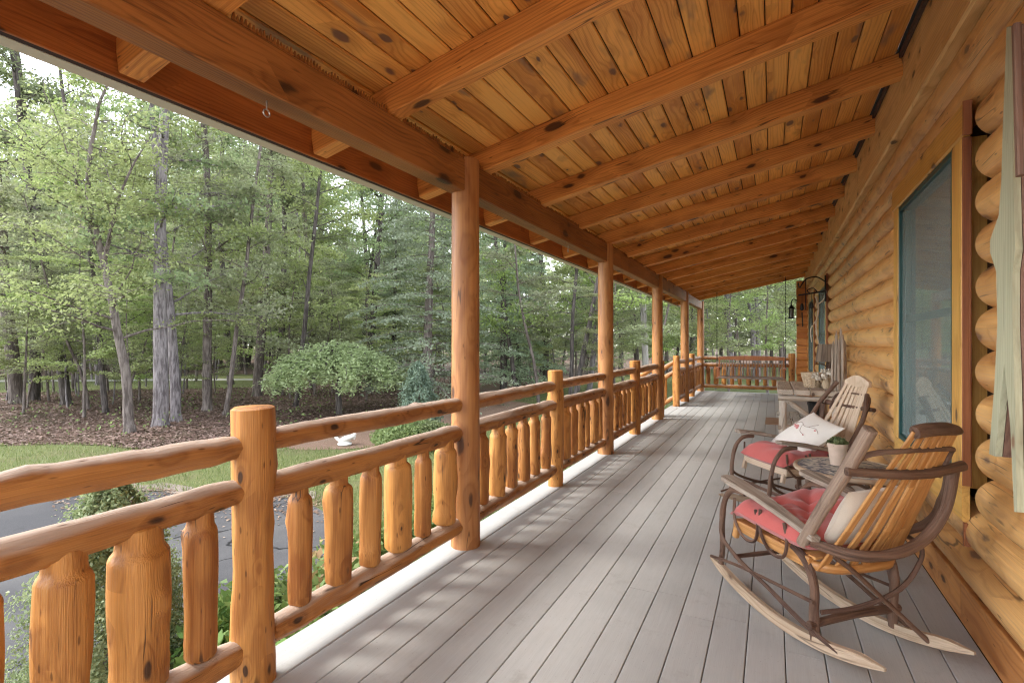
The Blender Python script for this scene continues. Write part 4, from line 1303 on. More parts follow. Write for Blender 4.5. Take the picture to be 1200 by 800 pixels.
# eye hooks under the beam
for (yy, lab) in ((1.30, 'small steel eye hook under the porch beam left of the first round post'), (4.55, 'small steel eye hook under the porch beam between the first two round posts')):
    mb = MB()
    mb.tube([(0, 0, 0.0), (0, 0, -0.035)], 0.003, 6)
    mb.tube([(0.0, 0.014 * math.sin(2 * PI * k / 14), -0.048 + 0.014 * math.cos(2 * PI * k / 14)) for k in range(14)], 0.003, 6)
    o = mb.build('eye_hook', M['steel'])
    o.location = (-1.745, yy, BZ0 - 0.001)
    tag(o, lab, 'hook', 'eye hooks under the beam')

# porch swing
sw = thing('porch_swing', 'red brown porch swing hung on chains before the far railing', 'porch swing', (-0.46, 13.1, 0.0))
mb = MB()
n = 14
mb.prism([(-0.72 + 1.44 * i / n, 0.955 + 0.03 * math.sin(PI * i / n)) for i in range(n + 1)] + [(0.72, 0.885), (-0.72, 0.885)], 'y', 0.30, 0.335)
mb.build('crest_rail', M['swing'], sw)
mb = MB()
for k in range(22):
    xa = -0.66 + k * 1.32 / 21
    mb.bar((xa, 0.31, 0.89), (xa, 0.20, 0.50), 0.022, 0.012)
mb.bar((-0.70, 0.205, 0.485), (0.70, 0.205, 0.485), 0.03, 0.04)
mb.build('back_slats', M['twig_light'], sw)
mb = MB()
for k in range(7):
    mb.bar((-0.72, -0.27 + k * 0.072, 0.47), (0.72, -0.27 + k * 0.072, 0.47), 0.062, 0.022)
mb.build('seat', M['twig_light'], sw)
for s in (-1, 1):
    mb = MB()
    mb.bar((s * 0.71, -0.27, 0.70), (s * 0.71, 0.27, 0.71), 0.06, 0.025)
    mb.bar((s * 0.70, -0.25, 0.47), (s * 0.70, -0.25, 0.69), 0.03, 0.035)
    mb.bar((s * 0.70, 0.20, 0.46), (s * 0.70, 0.32, 0.90), 0.03, 0.04)
    mb.build('armrest', M['swing'], sw)
    mb = MB()
    top = 2.42 + SL * ((-0.46 + s * 0.73) + 1.685)
    for yy in (-0.24, 0.24):
        p0, p1 = Vector((s * 0.73, yy, 0.47)), Vector((s * 0.73, 0.0, 1.35))
        nn = 22
        for i in range(nn):
            a, b = p0.lerp(p1, i / nn), p0.lerp(p1, (i + 0.9) / nn)
            mb.tube([a, b], 0.0055, 5)
    nn = int((top - 1.35) / 0.04)
    for i in range(nn):
        mb.bar((s * 0.73, 0, 1.35 + i * (top - 1.35) / nn), (s * 0.73, 0, 1.35 + (i + 0.92) * (top - 1.35) / nn), 0.010 if i % 2 else 0.018, 0.018 if i % 2 else 0.010, (0, 1, 0), 0.002)
    mb.build('chain', M['iron'], sw)

exec_ext = True
# ================================================================== GROUND
def ground_mat(name, cols, scales, bumpd=0.03):
    m = NT(name)
    oc = m.n('ShaderNodeTexCoord').outputs['Object']
    n1 = m.noise(oc, scales[0], 4, 0.65)
    n2 = m.noise(oc, scales[1], 3, 0.6)
    n3 = m.noise(oc, scales[2], 2, 0.6)
    c = m.mix(m.smooth(n1, 0.35, 0.65), cols[0], cols[1])
    c = m.mix(m.math('MULTIPLY', m.smooth(n2, 0.5, 0.62), 0.75), c, cols[2])
    c = m.mix(m.math('MULTIPLY', m.smooth(n3, 0.45, 0.75), 0.6), c, cols[3])
    h = m.math('ADD', n1, m.math('MULTIPLY', n2, 0.6))
    return m.done(m.bsdf(c, 0.95, m.bump(h, 0.7, bumpd), 0.2))
M['forest_floor'] = ground_mat('forest_floor', [(0.085, 0.055, 0.045), (0.19, 0.125, 0.10), (0.27, 0.20, 0.165), (0.10, 0.10, 0.05)], (38, 75, 0.5))
M['lawn'] = ground_mat('lawn_grass', [(0.085, 0.105, 0.035), (0.135, 0.155, 0.055), (0.19, 0.195, 0.085), (0.15, 0.13, 0.07)], (30, 80, 0.9))
M['mulch'] = ground_mat('bark_mulch', [(0.12, 0.07, 0.05), (0.26, 0.165, 0.115), (0.34, 0.25, 0.18), (0.16, 0.10, 0.07)], (42, 85, 1.2))
def asphalt_mat():
    m = NT('asphalt')
    oc = m.n('ShaderNodeTexCoord').outputs['Object']
    n1, n2, n3 = m.noise(oc, 110, 3, 0.7), m.noise(oc, 0.5, 4, 0.6), m.noise(oc, 3.0, 4, 0.65)
    c = m.mix(n1, (0.042, 0.041, 0.043), (0.105, 0.103, 0.106))
    c = m.mix(m.math('MULTIPLY', m.smooth(n2, 0.4, 0.65), 0.5), c, (0.14, 0.135, 0.13))
    c = m.mix(m.math('MULTIPLY', m.smooth(n3, 0.56, 0.7), 0.35), c, (0.045, 0.044, 0.045))
    wv = m.vmath('ADD', oc, m.n('ShaderNodeVectorMath', {0: m.noise(oc, 1.2, 4, color=True), 3: 0.9}, operation='SCALE').outputs[0])
    e = m.n('ShaderNodeTexVoronoi', {'Vector': wv, 'Scale': 0.42}, feature='DISTANCE_TO_EDGE').outputs['Distance']
    c = m.mix(m.math('SUBTRACT', 1.0, m.smooth(e, 0.002, 0.007)), c, (0.02, 0.02, 0.02))
    return m.done(m.bsdf(c, 0.95, m.bump(n1, 0.5, 0.006), 0.08))
M['asphalt'] = asphalt_mat()
M['gravel_path'] = ground_mat('pale_track', [(0.36, 0.35, 0.31), (0.46, 0.44, 0.40), (0.5, 0.48, 0.44), (0.3, 0.34, 0.2)], (20, 60, 0.8))

def sheet(name, poly, z, mat, sub=None):
    import bmesh
    bm = bmesh.new()
    vs = [bm.verts.new((x, y, z)) for x, y in poly]
    f = bm.faces.new(vs)
    if f.normal.z < 0:
        f.normal_flip()
    bmesh.ops.triangulate(bm, faces=bm.faces)
    me = bpy.data.meshes.new(name)
    bm.to_mesh(me); bm.free()
    me.materials.append(mat)
    o = link(name, me)
    return structure(o)

def smooth_poly(pts, k=6):
    n = len(pts); out = []
    for i in range(n):
        a, b, c, d = [Vector(pts[(i + j - 1) % n]) for j in range(4)]
        for s in range(k):
            t = s / k
            out.append(tuple(0.5 * ((2 * b) + (c - a) * t + (2 * a - 5 * b + 4 * c - d) * t * t + (3 * b - a - 3 * c + d) * t ** 3)))
    return out

sheet('ground', [(-900, -900), (900, -900), (900, 900), (-900, 900)], GZ - 0.02, M['forest_floor'])
lawn_near = smooth_poly([gpt(-400, 540), gpt(0, 522), gpt(110, 521), gpt(200, 528), gpt(330, 512), gpt(470, 497), gpt(560, 475), gpt(640, 452), gpt(720, 440), gpt(800, 434), gpt(880, 431), gpt(960, 431), (16, 34), (14, 20), (6, 16), (-1, 15.5), (-1.9, 14), (-1.9, 8), (-2.2, 0), (-3, -12), (-20, -16)])
sheet('lawn', lawn_near, GZ - 0.012, M['lawn'])
far_lawn = smooth_poly([gpt(-500, 462), gpt(-60, 460), gpt(60, 459), gpt(140, 456), gpt(230, 455), gpt(330, 452), gpt(400, 448), gpt(390, 440), gpt(250, 438), gpt(100, 439), gpt(-60, 440), gpt(-500, 441)])
sheet('far_lawn', far_lawn, GZ - 0.010, M['lawn'])
sheet('far_path', smooth_poly([gpt(-500, 449), gpt(40, 447), gpt(160, 446), gpt(330, 445), gpt(330, 443.4), gpt(160, 444), gpt(40, 445), gpt(-500, 446.5)]), GZ - 0.005, M['gravel_path'])
mulch = smooth_poly([gpt(335, 524), gpt(390, 526), gpt(450, 522), gpt(520, 512), gpt(600, 494), gpt(640, 480), gpt(600, 470), gpt(520, 478), gpt(450, 489), gpt(390, 497), gpt(340, 507)])
sheet('mulch_bed', mulch, GZ - 0.004, M['mulch'])
drive = smooth_poly([(-26, 0.5), gpt(-300, 572), gpt(-40, 572), gpt(80, 572), gpt(165, 575), gpt(250, 578), gpt(330, 582), gpt(378, 598), gpt(392, 628), gpt(360, 680), (-3.2, 2.2), (-3.0, -2), (-3.4, -9), (-26, -12)], 8)
sheet('driveway', drive, GZ - 0.004, M['asphalt'])
bed = [(-1.85, -3), (-1.85, 8.9), (-2.6, 8.9), (-3.0, 6), (-3.05, 3), (-2.95, -3)]
sheet('planting_bed', bed, GZ - 0.0005, M['mulch'])

M['edge_gravel'] = ground_mat('edge_gravel', [(0.16, 0.13, 0.105), (0.26, 0.215, 0.175), (0.36, 0.31, 0.26), (0.13, 0.12, 0.08)], (30, 70, 1.5))
gp = [(px_, 566 + 14 * (px_ - 90) / 280) for px_ in range(90, 371, 20)]
sheet('gravel_edge', [gpt(a_, b_ - 4 - 2.5 * math.sin(a_ * 0.21)) for a_, b_ in gp] + [gpt(a_, b_ + 5 + 2 * math.sin(a_ * 0.13)) for a_, b_ in reversed(gp)], GZ + 0.001, M['edge_gravel'])
R_ = np.random.default_rng(31)
n_ = 1500                              # leaves, grit and pollen blown over the driveway edge
a_ = R_.uniform(60, 390, n_); b_ = 574 + 12 * (a_ - 90) / 280 + np.abs(R_.normal(size=n_)) * 16 - 6
zc_a = FPX * (HC - GZ) / (b_ - 403.0); xc_a = (a_ - 600) * zc_a / FPX
drive_litter = np.stack([xc_a * CS - zc_a * SN, xc_a * SN + zc_a * CS, np.full(n_, GZ + 0.006)], 1)

# garden statue
sx, sy = gpt(404, 521)
gs = thing('garden_statue', 'small white stone statue standing in the mulch bed', 'statue', (sx, sy, GZ), 0.6)
mb = MB()
mb.lathe([(0.13, 0.0), (0.15, 0.03), (0.14, 0.08), (0.09, 0.11), (0.08, 0.13)], 16)
mb.build('plinth', M['statue'], gs)
mb = MB()
mb.tube([(-0.13, 0, 0.16), (-0.05, 0, 0.16), (0.05, 0.0, 0.22), (0.16, 0.02, 0.29), (0.2, 0.02, 0.31)], [0.05, 0.085, 0.10, 0.075, 0.05], 12, sub=4, knob=0.08)
mb.tube([(-0.13, 0, 0.18), (-0.18, 0.0, 0.26), (-0.2, 0, 0.31)], [0.04, 0.035, 0.025], 10, sub=3)
mb.tube([(0.18, 0.02, 0.2), (0.2, 0.02, 0.38)], [0.04, 0.04], 10)
mb.build('figure', M['statue'], gs)
gs.scale = (1.0, 1.0, 0.62)

# ================================================================== TREES
def npv(t):
    return np.array(t, dtype=float)

class Tree:
    def __init__(self, seed):
        self.r = np.random.default_rng(seed)
        random.seed(seed)
        self.mb = MB()
        self.leaves, self.sizes = [], []
    def limb(self, p, d, L, r0, r1, n=6, bendz=0.0, wig=0.08, sides=7):
        pts, rad = [np.array(p, float)], [r0]
        d = np.array(d, float); d /= np.linalg.norm(d)
        for i in range(n):
            d = d + self.r.normal(size=3) * wig + np.array([0, 0, bendz])
            d /= np.linalg.norm(d)
            pts.append(pts[-1] + d * L / n)
            rad.append(r0 + (r1 - r0) * (i + 1) / n)
        self.mb.tube([tuple(q) for q in pts], rad, sides, knob=0.0 if sides < 8 else 0.04, ends=0.05)
        return np.array(pts), rad
    def spray(self, pts, n, spread, flat, size, start=0.25):
        """leaves scattered round a twig, flattened into a layer"""
        m = len(pts) - 1
        t = self.r.uniform(start, 1.0, n) * m
        i = np.clip(t.astype(int), 0, m - 1)
        c = pts[i] + (pts[i + 1] - pts[i]) * (t - i)[:, None]
        o = self.r.normal(size=(n, 3)) * spread
        o[:, 2] *= flat
        self.leaves.append(c + o)
        self.sizes.append(np.full(n, size))
    def finish(self, kind, leafmat, barkmat, up=0.6, aspect=0.5):
        c, s = np.concatenate(self.leaves), np.concatenate(self.sizes)
        v, q = leaf_quads(c, s, up, aspect, self.r)
        crown = np_mesh(kind + '_crown', v, q, leafmat)
        tr = self.mb.build('trunk', barkmat)
        me = tr.data
        bpy.data.objects.remove(tr)
        return me, crown

def tall_tree(seed, H, r0, first, nb, blen, nleaf, size, leafmat, barkmat, lean=0.02, fork=None, spread=0.22, kink=0.02):
    nleaf, nb, spread = int(nleaf * 2.1), int(nb * 1.25), spread * 1.05
    T = Tree(seed)
    R = T.r
    tp, trad = T.limb((0, 0, -0.1), (R.normal() * lean, R.normal() * lean, 1), H, r0, r0 * 0.22, 16, 0.01, kink, 14)
    stems = [(tp, trad, 0)]
    if fork:
        k = int(fork / H * 16)
        for s in (1, -1):
            fp_, fr_ = T.limb(tp[k], (s * 0.55, R.normal() * 0.3, 1), H * 0.40, r0 * 0.42, r0 * 0.10, 9, 0.05, 0.10, 10)
            stems.append((fp_, fr_, fork))
    # root flare
    for k in range(5):
        a = k * 1.257 + R.uniform(0, 0.5)
        T.mb.tube([(0.45 * r0 * math.cos(a), 0.45 * r0 * math.sin(a), 0.35 * r0 / 0.25), (0.8 * r0 * math.cos(a), 0.8 * r0 * math.sin(a), 0.08), (1.25 * r0 * math.cos(a), 1.25 * r0 * math.sin(a), -0.08)], [r0 * 0.55, r0 * 0.36, r0 * 0.14], 7, sub=3)
    for b in range(nb):
        sp_, sr_, base = stems[0] if b % 3 or len(stems) == 1 else stems[int(R.integers(1, len(stems)))]
        f = (b + R.uniform(0, 1)) / nb
        t = (first / H + (0.97 - first / H) * f) if base == 0 else R.uniform(0.2, 0.95)
        i = min(int(t * (len(sp_) - 1)), len(sp_) - 2)
        u = t * (len(sp_) - 1) - i
        p = sp_[i] * (1 - u) + sp_[i + 1] * u
        a = R.uniform(0, 2 * PI)
        el = R.uniform(0.0, 0.6) + 0.4 * f
        L = blen * (1 - 0.55 * f) * R.uniform(0.6, 1.15)
        pts, rr = T.limb(p, (math.cos(a), math.sin(a), el), L, max(0.012, sr_[i] * 0.32), 0.006, 6, -0.02, 0.14, 6)
        for s in range(4):
            k = 1 + s + (R.integers(0, 2))
            k = min(k, 5)
            a2 = a + R.choice((-1, 1)) * R.uniform(0.5, 1.1)
            p2, _ = T.limb(pts[k], (math.cos(a2), math.sin(a2), R.uniform(-0.1, 0.35)), L * R.uniform(0.25, 0.45), 0.010, 0.003, 3, -0.02, 0.15, 4)
            T.spray(p2, nleaf // 6, spread, 0.35, size)
        T.spray(pts, nleaf // 3, spread, 0.35, size, 0.4)
    return T.finish('tree', leafmat, barkmat, 0.55)

def sapling(seed, H, r0, leafmat, barkmat, nb=20, nleaf=230, size=0.085, blen=1.9):
    T = Tree(seed); R = T.r
    tp, tr = T.limb((0, 0, -0.1), (R.normal() * 0.06, R.normal() * 0.06, 1), H, r0, 0.008, 10, 0.02, 0.06, 8)
    for b in range(nb):
        t = 0.25 + 0.72 * (b + R.uniform(0, 1)) / nb
        i = min(int(t * 10), 9); u = t * 10 - i
        p = tp[i] * (1 - u) + tp[i + 1] * u
        a = R.uniform(0, 2 * PI)
        L = blen * R.uniform(0.5, 1.1) * (1.15 - 0.6 * t)
        pts, _ = T.limb(p, (math.cos(a), math.sin(a), R.uniform(0.0, 0.4)), L, 0.014, 0.003, 5, -0.03, 0.12, 5)
        T.spray(pts, nleaf // 2, 0.13, 0.22, size, 0.2)
        for s in range(3):
            a2 = a + R.choice((-1, 1)) * R.uniform(0.5, 1.0)
            p2, _ = T.limb(pts[1 + s], (math.cos(a2), math.sin(a2), R.uniform(-0.1, 0.2)), L * 0.4, 0.006, 0.002, 2, -0.03, 0.1, 4)
            T.spray(p2, nleaf // 6, 0.12, 0.25, size)
    return T.finish('sapling', leafmat, barkmat, 0.65)

def hemlock(seed, H, r0, W, leafmat, barkmat, nleaf=26000, low=0.06, size=0.10):
    T = Tree(seed); R = T.r
    tp, tr = T.limb((0, 0, -0.1), (0, 0, 1), H, r0, 0.015, 14, 0, 0.012, 9)
    nb = 120
    for b in range(nb):
        t = low + (0.985 - low) * (b / nb) ** 0.95
        i = min(int(t * 14), 13); u = t * 14 - i
        p = tp[i] * (1 - u) + tp[i + 1] * u
        a = b * 2.399 + R.uniform(-0.3, 0.3)
        L = W * (1 - t) ** 0.75 * R.uniform(0.75, 1.1) + 0.12
        pts, _ = T.limb(p, (math.cos(a), math.sin(a), 0.18), L, max(0.006, r0 * 0.2 * (1 - t)), 0.003, 6, -0.09, 0.05, 5)
        n = int(nleaf / nb * (0.35 + 1.3 * (1 - t)))
        m = len(pts) - 1
        tt = R.uniform(0.12, 1.0, n) * m
        ii = np.clip(tt.astype(int), 0, m - 1)
        c = pts[ii] + (pts[ii + 1] - pts[ii]) * (tt - ii)[:, None]
        side = np.array([-math.sin(a), math.cos(a), 0])
        wd = R.normal(size=n) * (0.10 + 0.13 * L * (1 - (tt / m) * 0.7))
        c = c + side[None] * wd[:, None]
        c[:, 2] += -0.18 * np.abs(wd) + R.normal(size=n) * 0.035
        T.leaves.append(c); T.sizes.append(np.full(n, size))
    return T.finish('hemlock', leafmat, barkmat, 0.6, 0.42)

def bush_mesh(seed, W, H, n, size, leafmat, lobes=7, stem=True, up=0.3, droop=False, aspect=0.55, cone=False):
    R = np.random.default_rng(seed)
    random.seed(seed)
    mb = MB()
    cs = []
    if cone:
        tw = R.uniform(0, 1, n) ** 0.75
        z = H * (0.02 + 0.98 * (1 - tw))
        rad = W / 2 * np.clip((1 - z / H), 0, 1) ** 0.62
        a = R.uniform(0, 2 * PI, n)
        lump = 1 + 0.20 * np.sin(5 * a + 9 * z / H) + 0.16 * np.sin(3 * a - 19 * z / H + 1) + 0.13 * np.sin(11 * a + 31 * z / H)
        rr = rad * lump * R.uniform(0.62, 1.04, n) + (R.uniform(0, 1, n) > 0.94) * R.uniform(0, 0.11, n)
        c = np.stack([rr * np.cos(a), rr * np.sin(a), z], 1)
        normal = np.stack([np.cos(a), np.sin(a), np.full(n, 0.35)], 1) * 0.8
        v, q = leaf_quads(c, size, up, aspect, R, normal)
        mb.tube([(0, 0, -0.1), (0, 0, H * 0.9)], [W * 0.06, 0.01], 8)
    else:
        for k in range(lobes):
            a = R.uniform(0, 2 * PI); d = W * 0.32 * math.sqrt(R.uniform(0, 1))
            h = H * R.uniform(0.55, 1.0) * (1 - 0.5 * (d / (W * 0.5)) ** 2)
            ctr = np.array([d * math.cos(a), d * math.sin(a), h * 0.62])
            rx, rz_ = W * R.uniform(0.16, 0.27), h * 0.42
            m = n // lobes
            u = R.normal(size=(m, 3)); u /= np.linalg.norm(u, axis=1, keepdims=True)
            rad = R.uniform(0.55, 1.05, m)[:, None]
            cs.append(ctr + u * rad * np.array([rx, rx, rz_]))
            mb.tube([(ctr[0] * 0.15, ctr[1] * 0.15, -0.05), (ctr[0] * 0.6, ctr[1] * 0.6, h * 0.35), tuple(ctr)], [0.014, 0.010, 0.004], 5, sub=3)
        c = np.concatenate(cs)
        c[:, 2] = np.maximum(c[:, 2], 0.02)
        v, q = leaf_quads(c, size, up, aspect, R)
    cr = np_mesh('foliage', v, q, leafmat)
    st_ = mb.build('stem', M['bark_mid']); me = st_.data; bpy.data.objects.remove(st_)
    return me, cr

def plant(name, label, cat, meshes, x, y, rot=0.0, sc=1.0, group=None, tilt=(0, 0), names=('trunk', 'crown'), z=GZ):
    t = thing(name, label, cat, (x, y, z), rot, group)
    t.rotation_euler = (tilt[0], tilt[1], rot)
    t.scale = sc if isinstance(sc, tuple) else (sc, sc, sc)
    link(names[0], meshes[0], t)
    link(names[1], meshes[1], t)
    return t

L_, P_, MI = M['leaf_lime'], M['leaf_pale'], M['leaf_mid']
K = {}
K['thick'] = [tall_tree(21, 19, 0.205, 3.8, 24, 3.6, 150, 0.15, MI, M['bark_grey']), tall_tree(22, 18, 0.20, 3.2, 26, 3.8, 150, 0.15, L_, M['bark_mid'])]
K['medium'] = [tall_tree(31, 17, 0.15, 3.4, 24, 3.0, 150, 0.14, L_, M['bark_mid'], 0.05), tall_tree(32, 16, 0.13, 2.8, 24, 2.8, 150, 0.14, P_, M['bark_grey'], 0.06), tall_tree(33, 17, 0.16, 3.2, 24, 3.0, 150, 0.14, MI, M['bark_dark'], 0.04)]
K['slender'] = [tall_tree(41, 14, 0.085, 2.4, 20, 2.2, 120, 0.13, L_, M['bark_dark'], 0.07, kink=0.03), tall_tree(42, 13, 0.07, 2.2, 20, 2.0, 120, 0.13, P_, M['bark_mid'], 0.09, kink=0.035)]
K['pale'] = [tall_tree(51, 16, 0.14, 4.5, 18, 2.4, 120, 0.13, P_, M['bark_pale'], 0.02)]
K['forked'] = [tall_tree(64, 8.5, 0.12, 2.2, 30, 3.4, 150, 0.10, L_, M['bark_mid'], 0.03, fork=4.6, kink=0.06)]
K['sapling'] = [sapling(71, 5.5, 0.045, M['leaf_sprig'], M['bark_mid']), sapling(72, 4.4, 0.035, M['leaf_sprig'], M['bark_grey'], 18, 230, 0.085, 1.7), sapling(73, 6.5, 0.05, P_, M['bark_mid'], 24, 240, 0.09, 2.0)]
K['hemlock'] = [hemlock(81, 13, 0.18, 3.2, M['leaf_hem'], M['bark_mid'], 24000, size=0.13), hemlock(82, 10, 0.14, 2.5, M['leaf_hem'], M['bark_dark'], 18000, size=0.12)]
K['dense'] = [tall_tree(91, 13, 0.13, 1.6, 34, 3.2, 190, 0.16, P_, M['bark_mid'], 0.04, spread=0.34), tall_tree(92, 12, 0.12, 1.4, 34, 3.0, 190, 0.16, MI, M['bark_dark'], 0.05, spread=0.34)]

def tpx(kind, var, px, zc, name, label, rot=None, sc=1.0, group=None, tilt=(0, 0)):
    x_, y_ = at(px, zc)
    ms = K[kind][var % len(K[kind])]
    return plant(name, label, 'tree', ms, x_, y_, random.uniform(0, 6.28) if rot is None else rot, sc, group, tilt)

random.seed(99)
def lean_px(a):                   # tilt towards the right of the picture by angle a
    return (a * SN * -1.0, a * CS)
# trees one can pick out, left to right
tpx('thick', 0, 188, 13.4, 'woodland_tree', 'thick straight grey trunk at the lawn edge left of the near railing post', 0.5, (0.88, 0.88, 1.0))
tpx('medium', 1, 206, 14.2, 'woodland_tree', 'grey trunk leaning right just behind the thick straight grey trunk', 2.0, 1.05, None, lean_px(0.045))
tpx('forked', 0, 152, 12.4, 'woodland_tree', 'crooked grey brown tree forking into spreading limbs, nearest the leaf litter edge', 0.45, 1.0)
tpx('thick', 1, 20, 18.5, 'woodland_tree', 'thick brown trunk at the far left of the woods', 1.1, 1.05)
tpx('medium', 2, 40, 19.5, 'woodland_tree', 'dark trunk close beside the thick brown trunk at far left', 3.0, 1.1)
tpx('medium', 2, 78, 18.0, 'woodland_tree', 'dark trunk leaning right between the far left pair and crooked forking tree', 4.0, 1.0, None, lean_px(0.06))
tpx('slender', 0, 124, 16.0, 'woodland_tree', 'slender dark tree behind the crooked forking tree', 2.2, 1.05, None, lean_px(0.03))
tpx('medium', 0, 243, 16.5, 'woodland_tree', 'brown trunk right of the leaning grey trunk', 0.3, 1.0)
tpx('slender', 1, 264, 15.5, 'woodland_tree', 'slender brown tree leaning right over the leaf litter', 1.0, 1.05, None, lean_px(0.10))
tpx('thick', 1, 301, 21.0, 'woodland_tree', 'thick brown trunk behind the near railing post', 4.2, 0.95)
tpx('medium', 2, 326, 22.0, 'woodland_tree', 'dark trunk above the left edge of the weeping maple', 1.9, 0.95)
tpx('medium', 0, 366, 24.0, 'woodland_tree', 'brown trunk behind the weeping maple', 5.0, 0.95)
tpx('medium', 2, 432, 23.0, 'woodland_tree', 'dark trunk between the weeping maple and the tall hemlock', 0.9, 1.05)
tpx('slender', 0, 606, 20.0, 'woodland_tree', 'slender dark tree right of the first round porch post', 0.2, 1.1, None, lean_px(-0.07))
tpx('medium', 2, 640, 24.0, 'woodland_tree', 'dark trunk midway between the first and second round porch posts', 2.7, 1.0)
tpx('slender', 0, 672, 19.0, 'woodland_tree', 'slender dark tree leaning left beside the second round porch post', 3.6, 1.2, None, lean_px(-0.14))
tpx('slender', 0, 668, 19.3, 'woodland_tree', 'slender upright dark tree at the foot of the left leaning one', 4.9, 1.0, None, lean_px(-0.02))
tpx('medium', 1, 690, 22.0, 'woodland_tree', 'grey trunk just left of the second round porch post', 5.5, 1.0, None, lean_px(0.04))
tpx('pale', 0, 757, 20.0, 'woodland_tree', 'pale straight trunk between the second and third round porch posts', 0.0, 1.0)
tpx('thick', 0, 858, 30.0, 'woodland_tree', 'thick grey trunk beyond the porch swing', 1.0, 1.0)
tpx('hemlock', 0, 500, 17.0, 'hemlock_tree', 'tall blue green hemlock left of the first round porch post', 0.6, 1.0)
tpx('hemlock', 1, 590, 21.0, 'hemlock_tree', 'pale green hemlock right of the first round porch post', 1.6, 1.15)
tpx('hemlock', 1, 462, 24.5, 'hemlock_tree', 'hemlock behind the weeping maple and the tall hemlock', 2.4, 0.95)

# weeping maple
def weeping(seed):
    T = Tree(seed); R = T.r
    tp, _ = T.limb((0, 0, -0.05), (0.05, 0, 1), 1.35, 0.10, 0.06, 6, 0, 0.12, 10)
    for b in range(46):
        a = b * 2.399 + R.uniform(-0.2, 0.2)
        rr = 2.0 * math.sqrt((b + 0.5) / 46)
        top = 2.0 - 0.62 * (rr / 2.0) ** 2 + R.uniform(-0.08, 0.08)
        p = [tuple(tp[-1]), (0.45 * rr * math.cos(a), 0.45 * rr * math.sin(a), top), (0.85 * rr * math.cos(a), 0.85 * rr * math.sin(a), top - 0.06), (1.0 * rr * math.cos(a), rr * math.sin(a), top - 0.36), (1.02 * rr * math.cos(a), 1.02 * rr * math.sin(a), max(0.45, top - 0.65))]
        T.mb.tube(p, [0.03, 0.02, 0.012, 0.006, 0.003], 5, sub=4)
        pts = np.array(p[1:])
        T.spray(pts, 330, 0.17, 0.45, 0.13, 0.2)
    return T.finish('maple', M['leaf_maple'], M['bark_dark'], 0.7, 0.36)
x_, y_ = at(398, 15.6)
plant('weeping_maple', 'low dome shaped weeping maple on the lawn edge behind the railing', 'tree', weeping(5), x_, y_, 0.4, (1.06, 1.06, 1.08))

# small conifers and shrubs
cone1 = bush_mesh(3, 0.98, 1.50, 70000, 0.022, M['leaf_spruce'], cone=True, up=0.25, aspect=0.5)
plant('dwarf_spruce', 'cone shaped dwarf spruce right outside the near railing', 'conifer', cone1, -3.03, 1.36, 0, 1.0, None, (0, 0), ('stem', 'foliage'))
cone2 = bush_mesh(4, 1.25, 1.75, 9000, 0.07, M['leaf_blue'], cone=True, up=0.2, aspect=0.4)
x_, y_ = at(490, 12.6)
plant('blue_spruce', 'small blue green spruce beside the weeping maple', 'conifer', cone2, x_, y_, 0, 1.0, None, (0, 0), ('stem', 'foliage'))
low = bush_mesh(6, 1.7, 0.75, 7000, 0.075, M['leaf_garden'], 9)
x_, y_ = at(470, 10.2)
plant('garden_shrub', 'light green spreading shrub in the mulch bed below the small spruce', 'shrub', low, x_, y_, 0, 1.0, None, (0, 0), ('stem', 'foliage'))
x_, y_ = at(520, 10.6)
plant('garden_shrub', 'light green shrub in the mulch bed beside the first round porch post', 'shrub', low, x_, y_, 2.0, 0.9, None, (0, 0), ('stem', 'foliage'))
b1 = bush_mesh(7, 0.8, 0.85, 3000, 0.06, M['leaf_garden'], 8)
b2 = bush_mesh(8, 0.75, 0.8, 3000, 0.055, M['leaf_blossom'], 8)
b3 = bush_mesh(9, 1.0, 0.55, 4200, 0.05, M['leaf_spruce'], 8)
for (xx, yy, ms, s, rt, lab) in ((-2.75, 0.62, b3, 1.35, 0.2, 'low dark evergreen shrub at the foot of the dwarf spruce'),
                                 (-2.45, 1.80, b1, 1.15, 2.6, 'yellow green shrub at the foot of the near railing post'),
                                 (-2.95, 2.05, b1, 1.0, 4.4, 'yellow green shrub at the driveway edge near the dwarf spruce'),
                                 (-2.95, 3.05, b2, 1.05, 5.1, 'blossoming shrub at the driveway edge before the first round porch post'),
                                 (-2.55, 2.42, b2, 1.25, 1.0, 'blossoming shrub with orange tinged leaves outside the near railing post'),
                                 (-2.35, 2.95, b1, 1.2, 2.0, 'yellow green shrub outside the railing before the first round porch post'),
                                 (-2.35, 3.6, b1, 1.25, 3.0, 'yellow green shrub outside the railing at the first round porch post'),
                                 (-2.4, 4.4, b2, 1.2, 4.0, 'blossoming shrub outside the railing beyond the first round porch post'),
                                 (-2.4, 5.2, b1, 0.9, 5.0, 'yellow green shrub outside the railing near the second round porch post'),
                                 (-2.4, 6.4, b1, 1.0, 0.7, 'yellow green shrub outside the railing beyond the second round porch post'),
                                 (-2.4, 7.6, b2, 0.9, 1.7, 'blossoming shrub beside the porch steps')):
    plant('garden_shrub', lab, 'shrub', ms, xx, yy, rt, s, None, (0, 0), ('stem', 'foliage'))

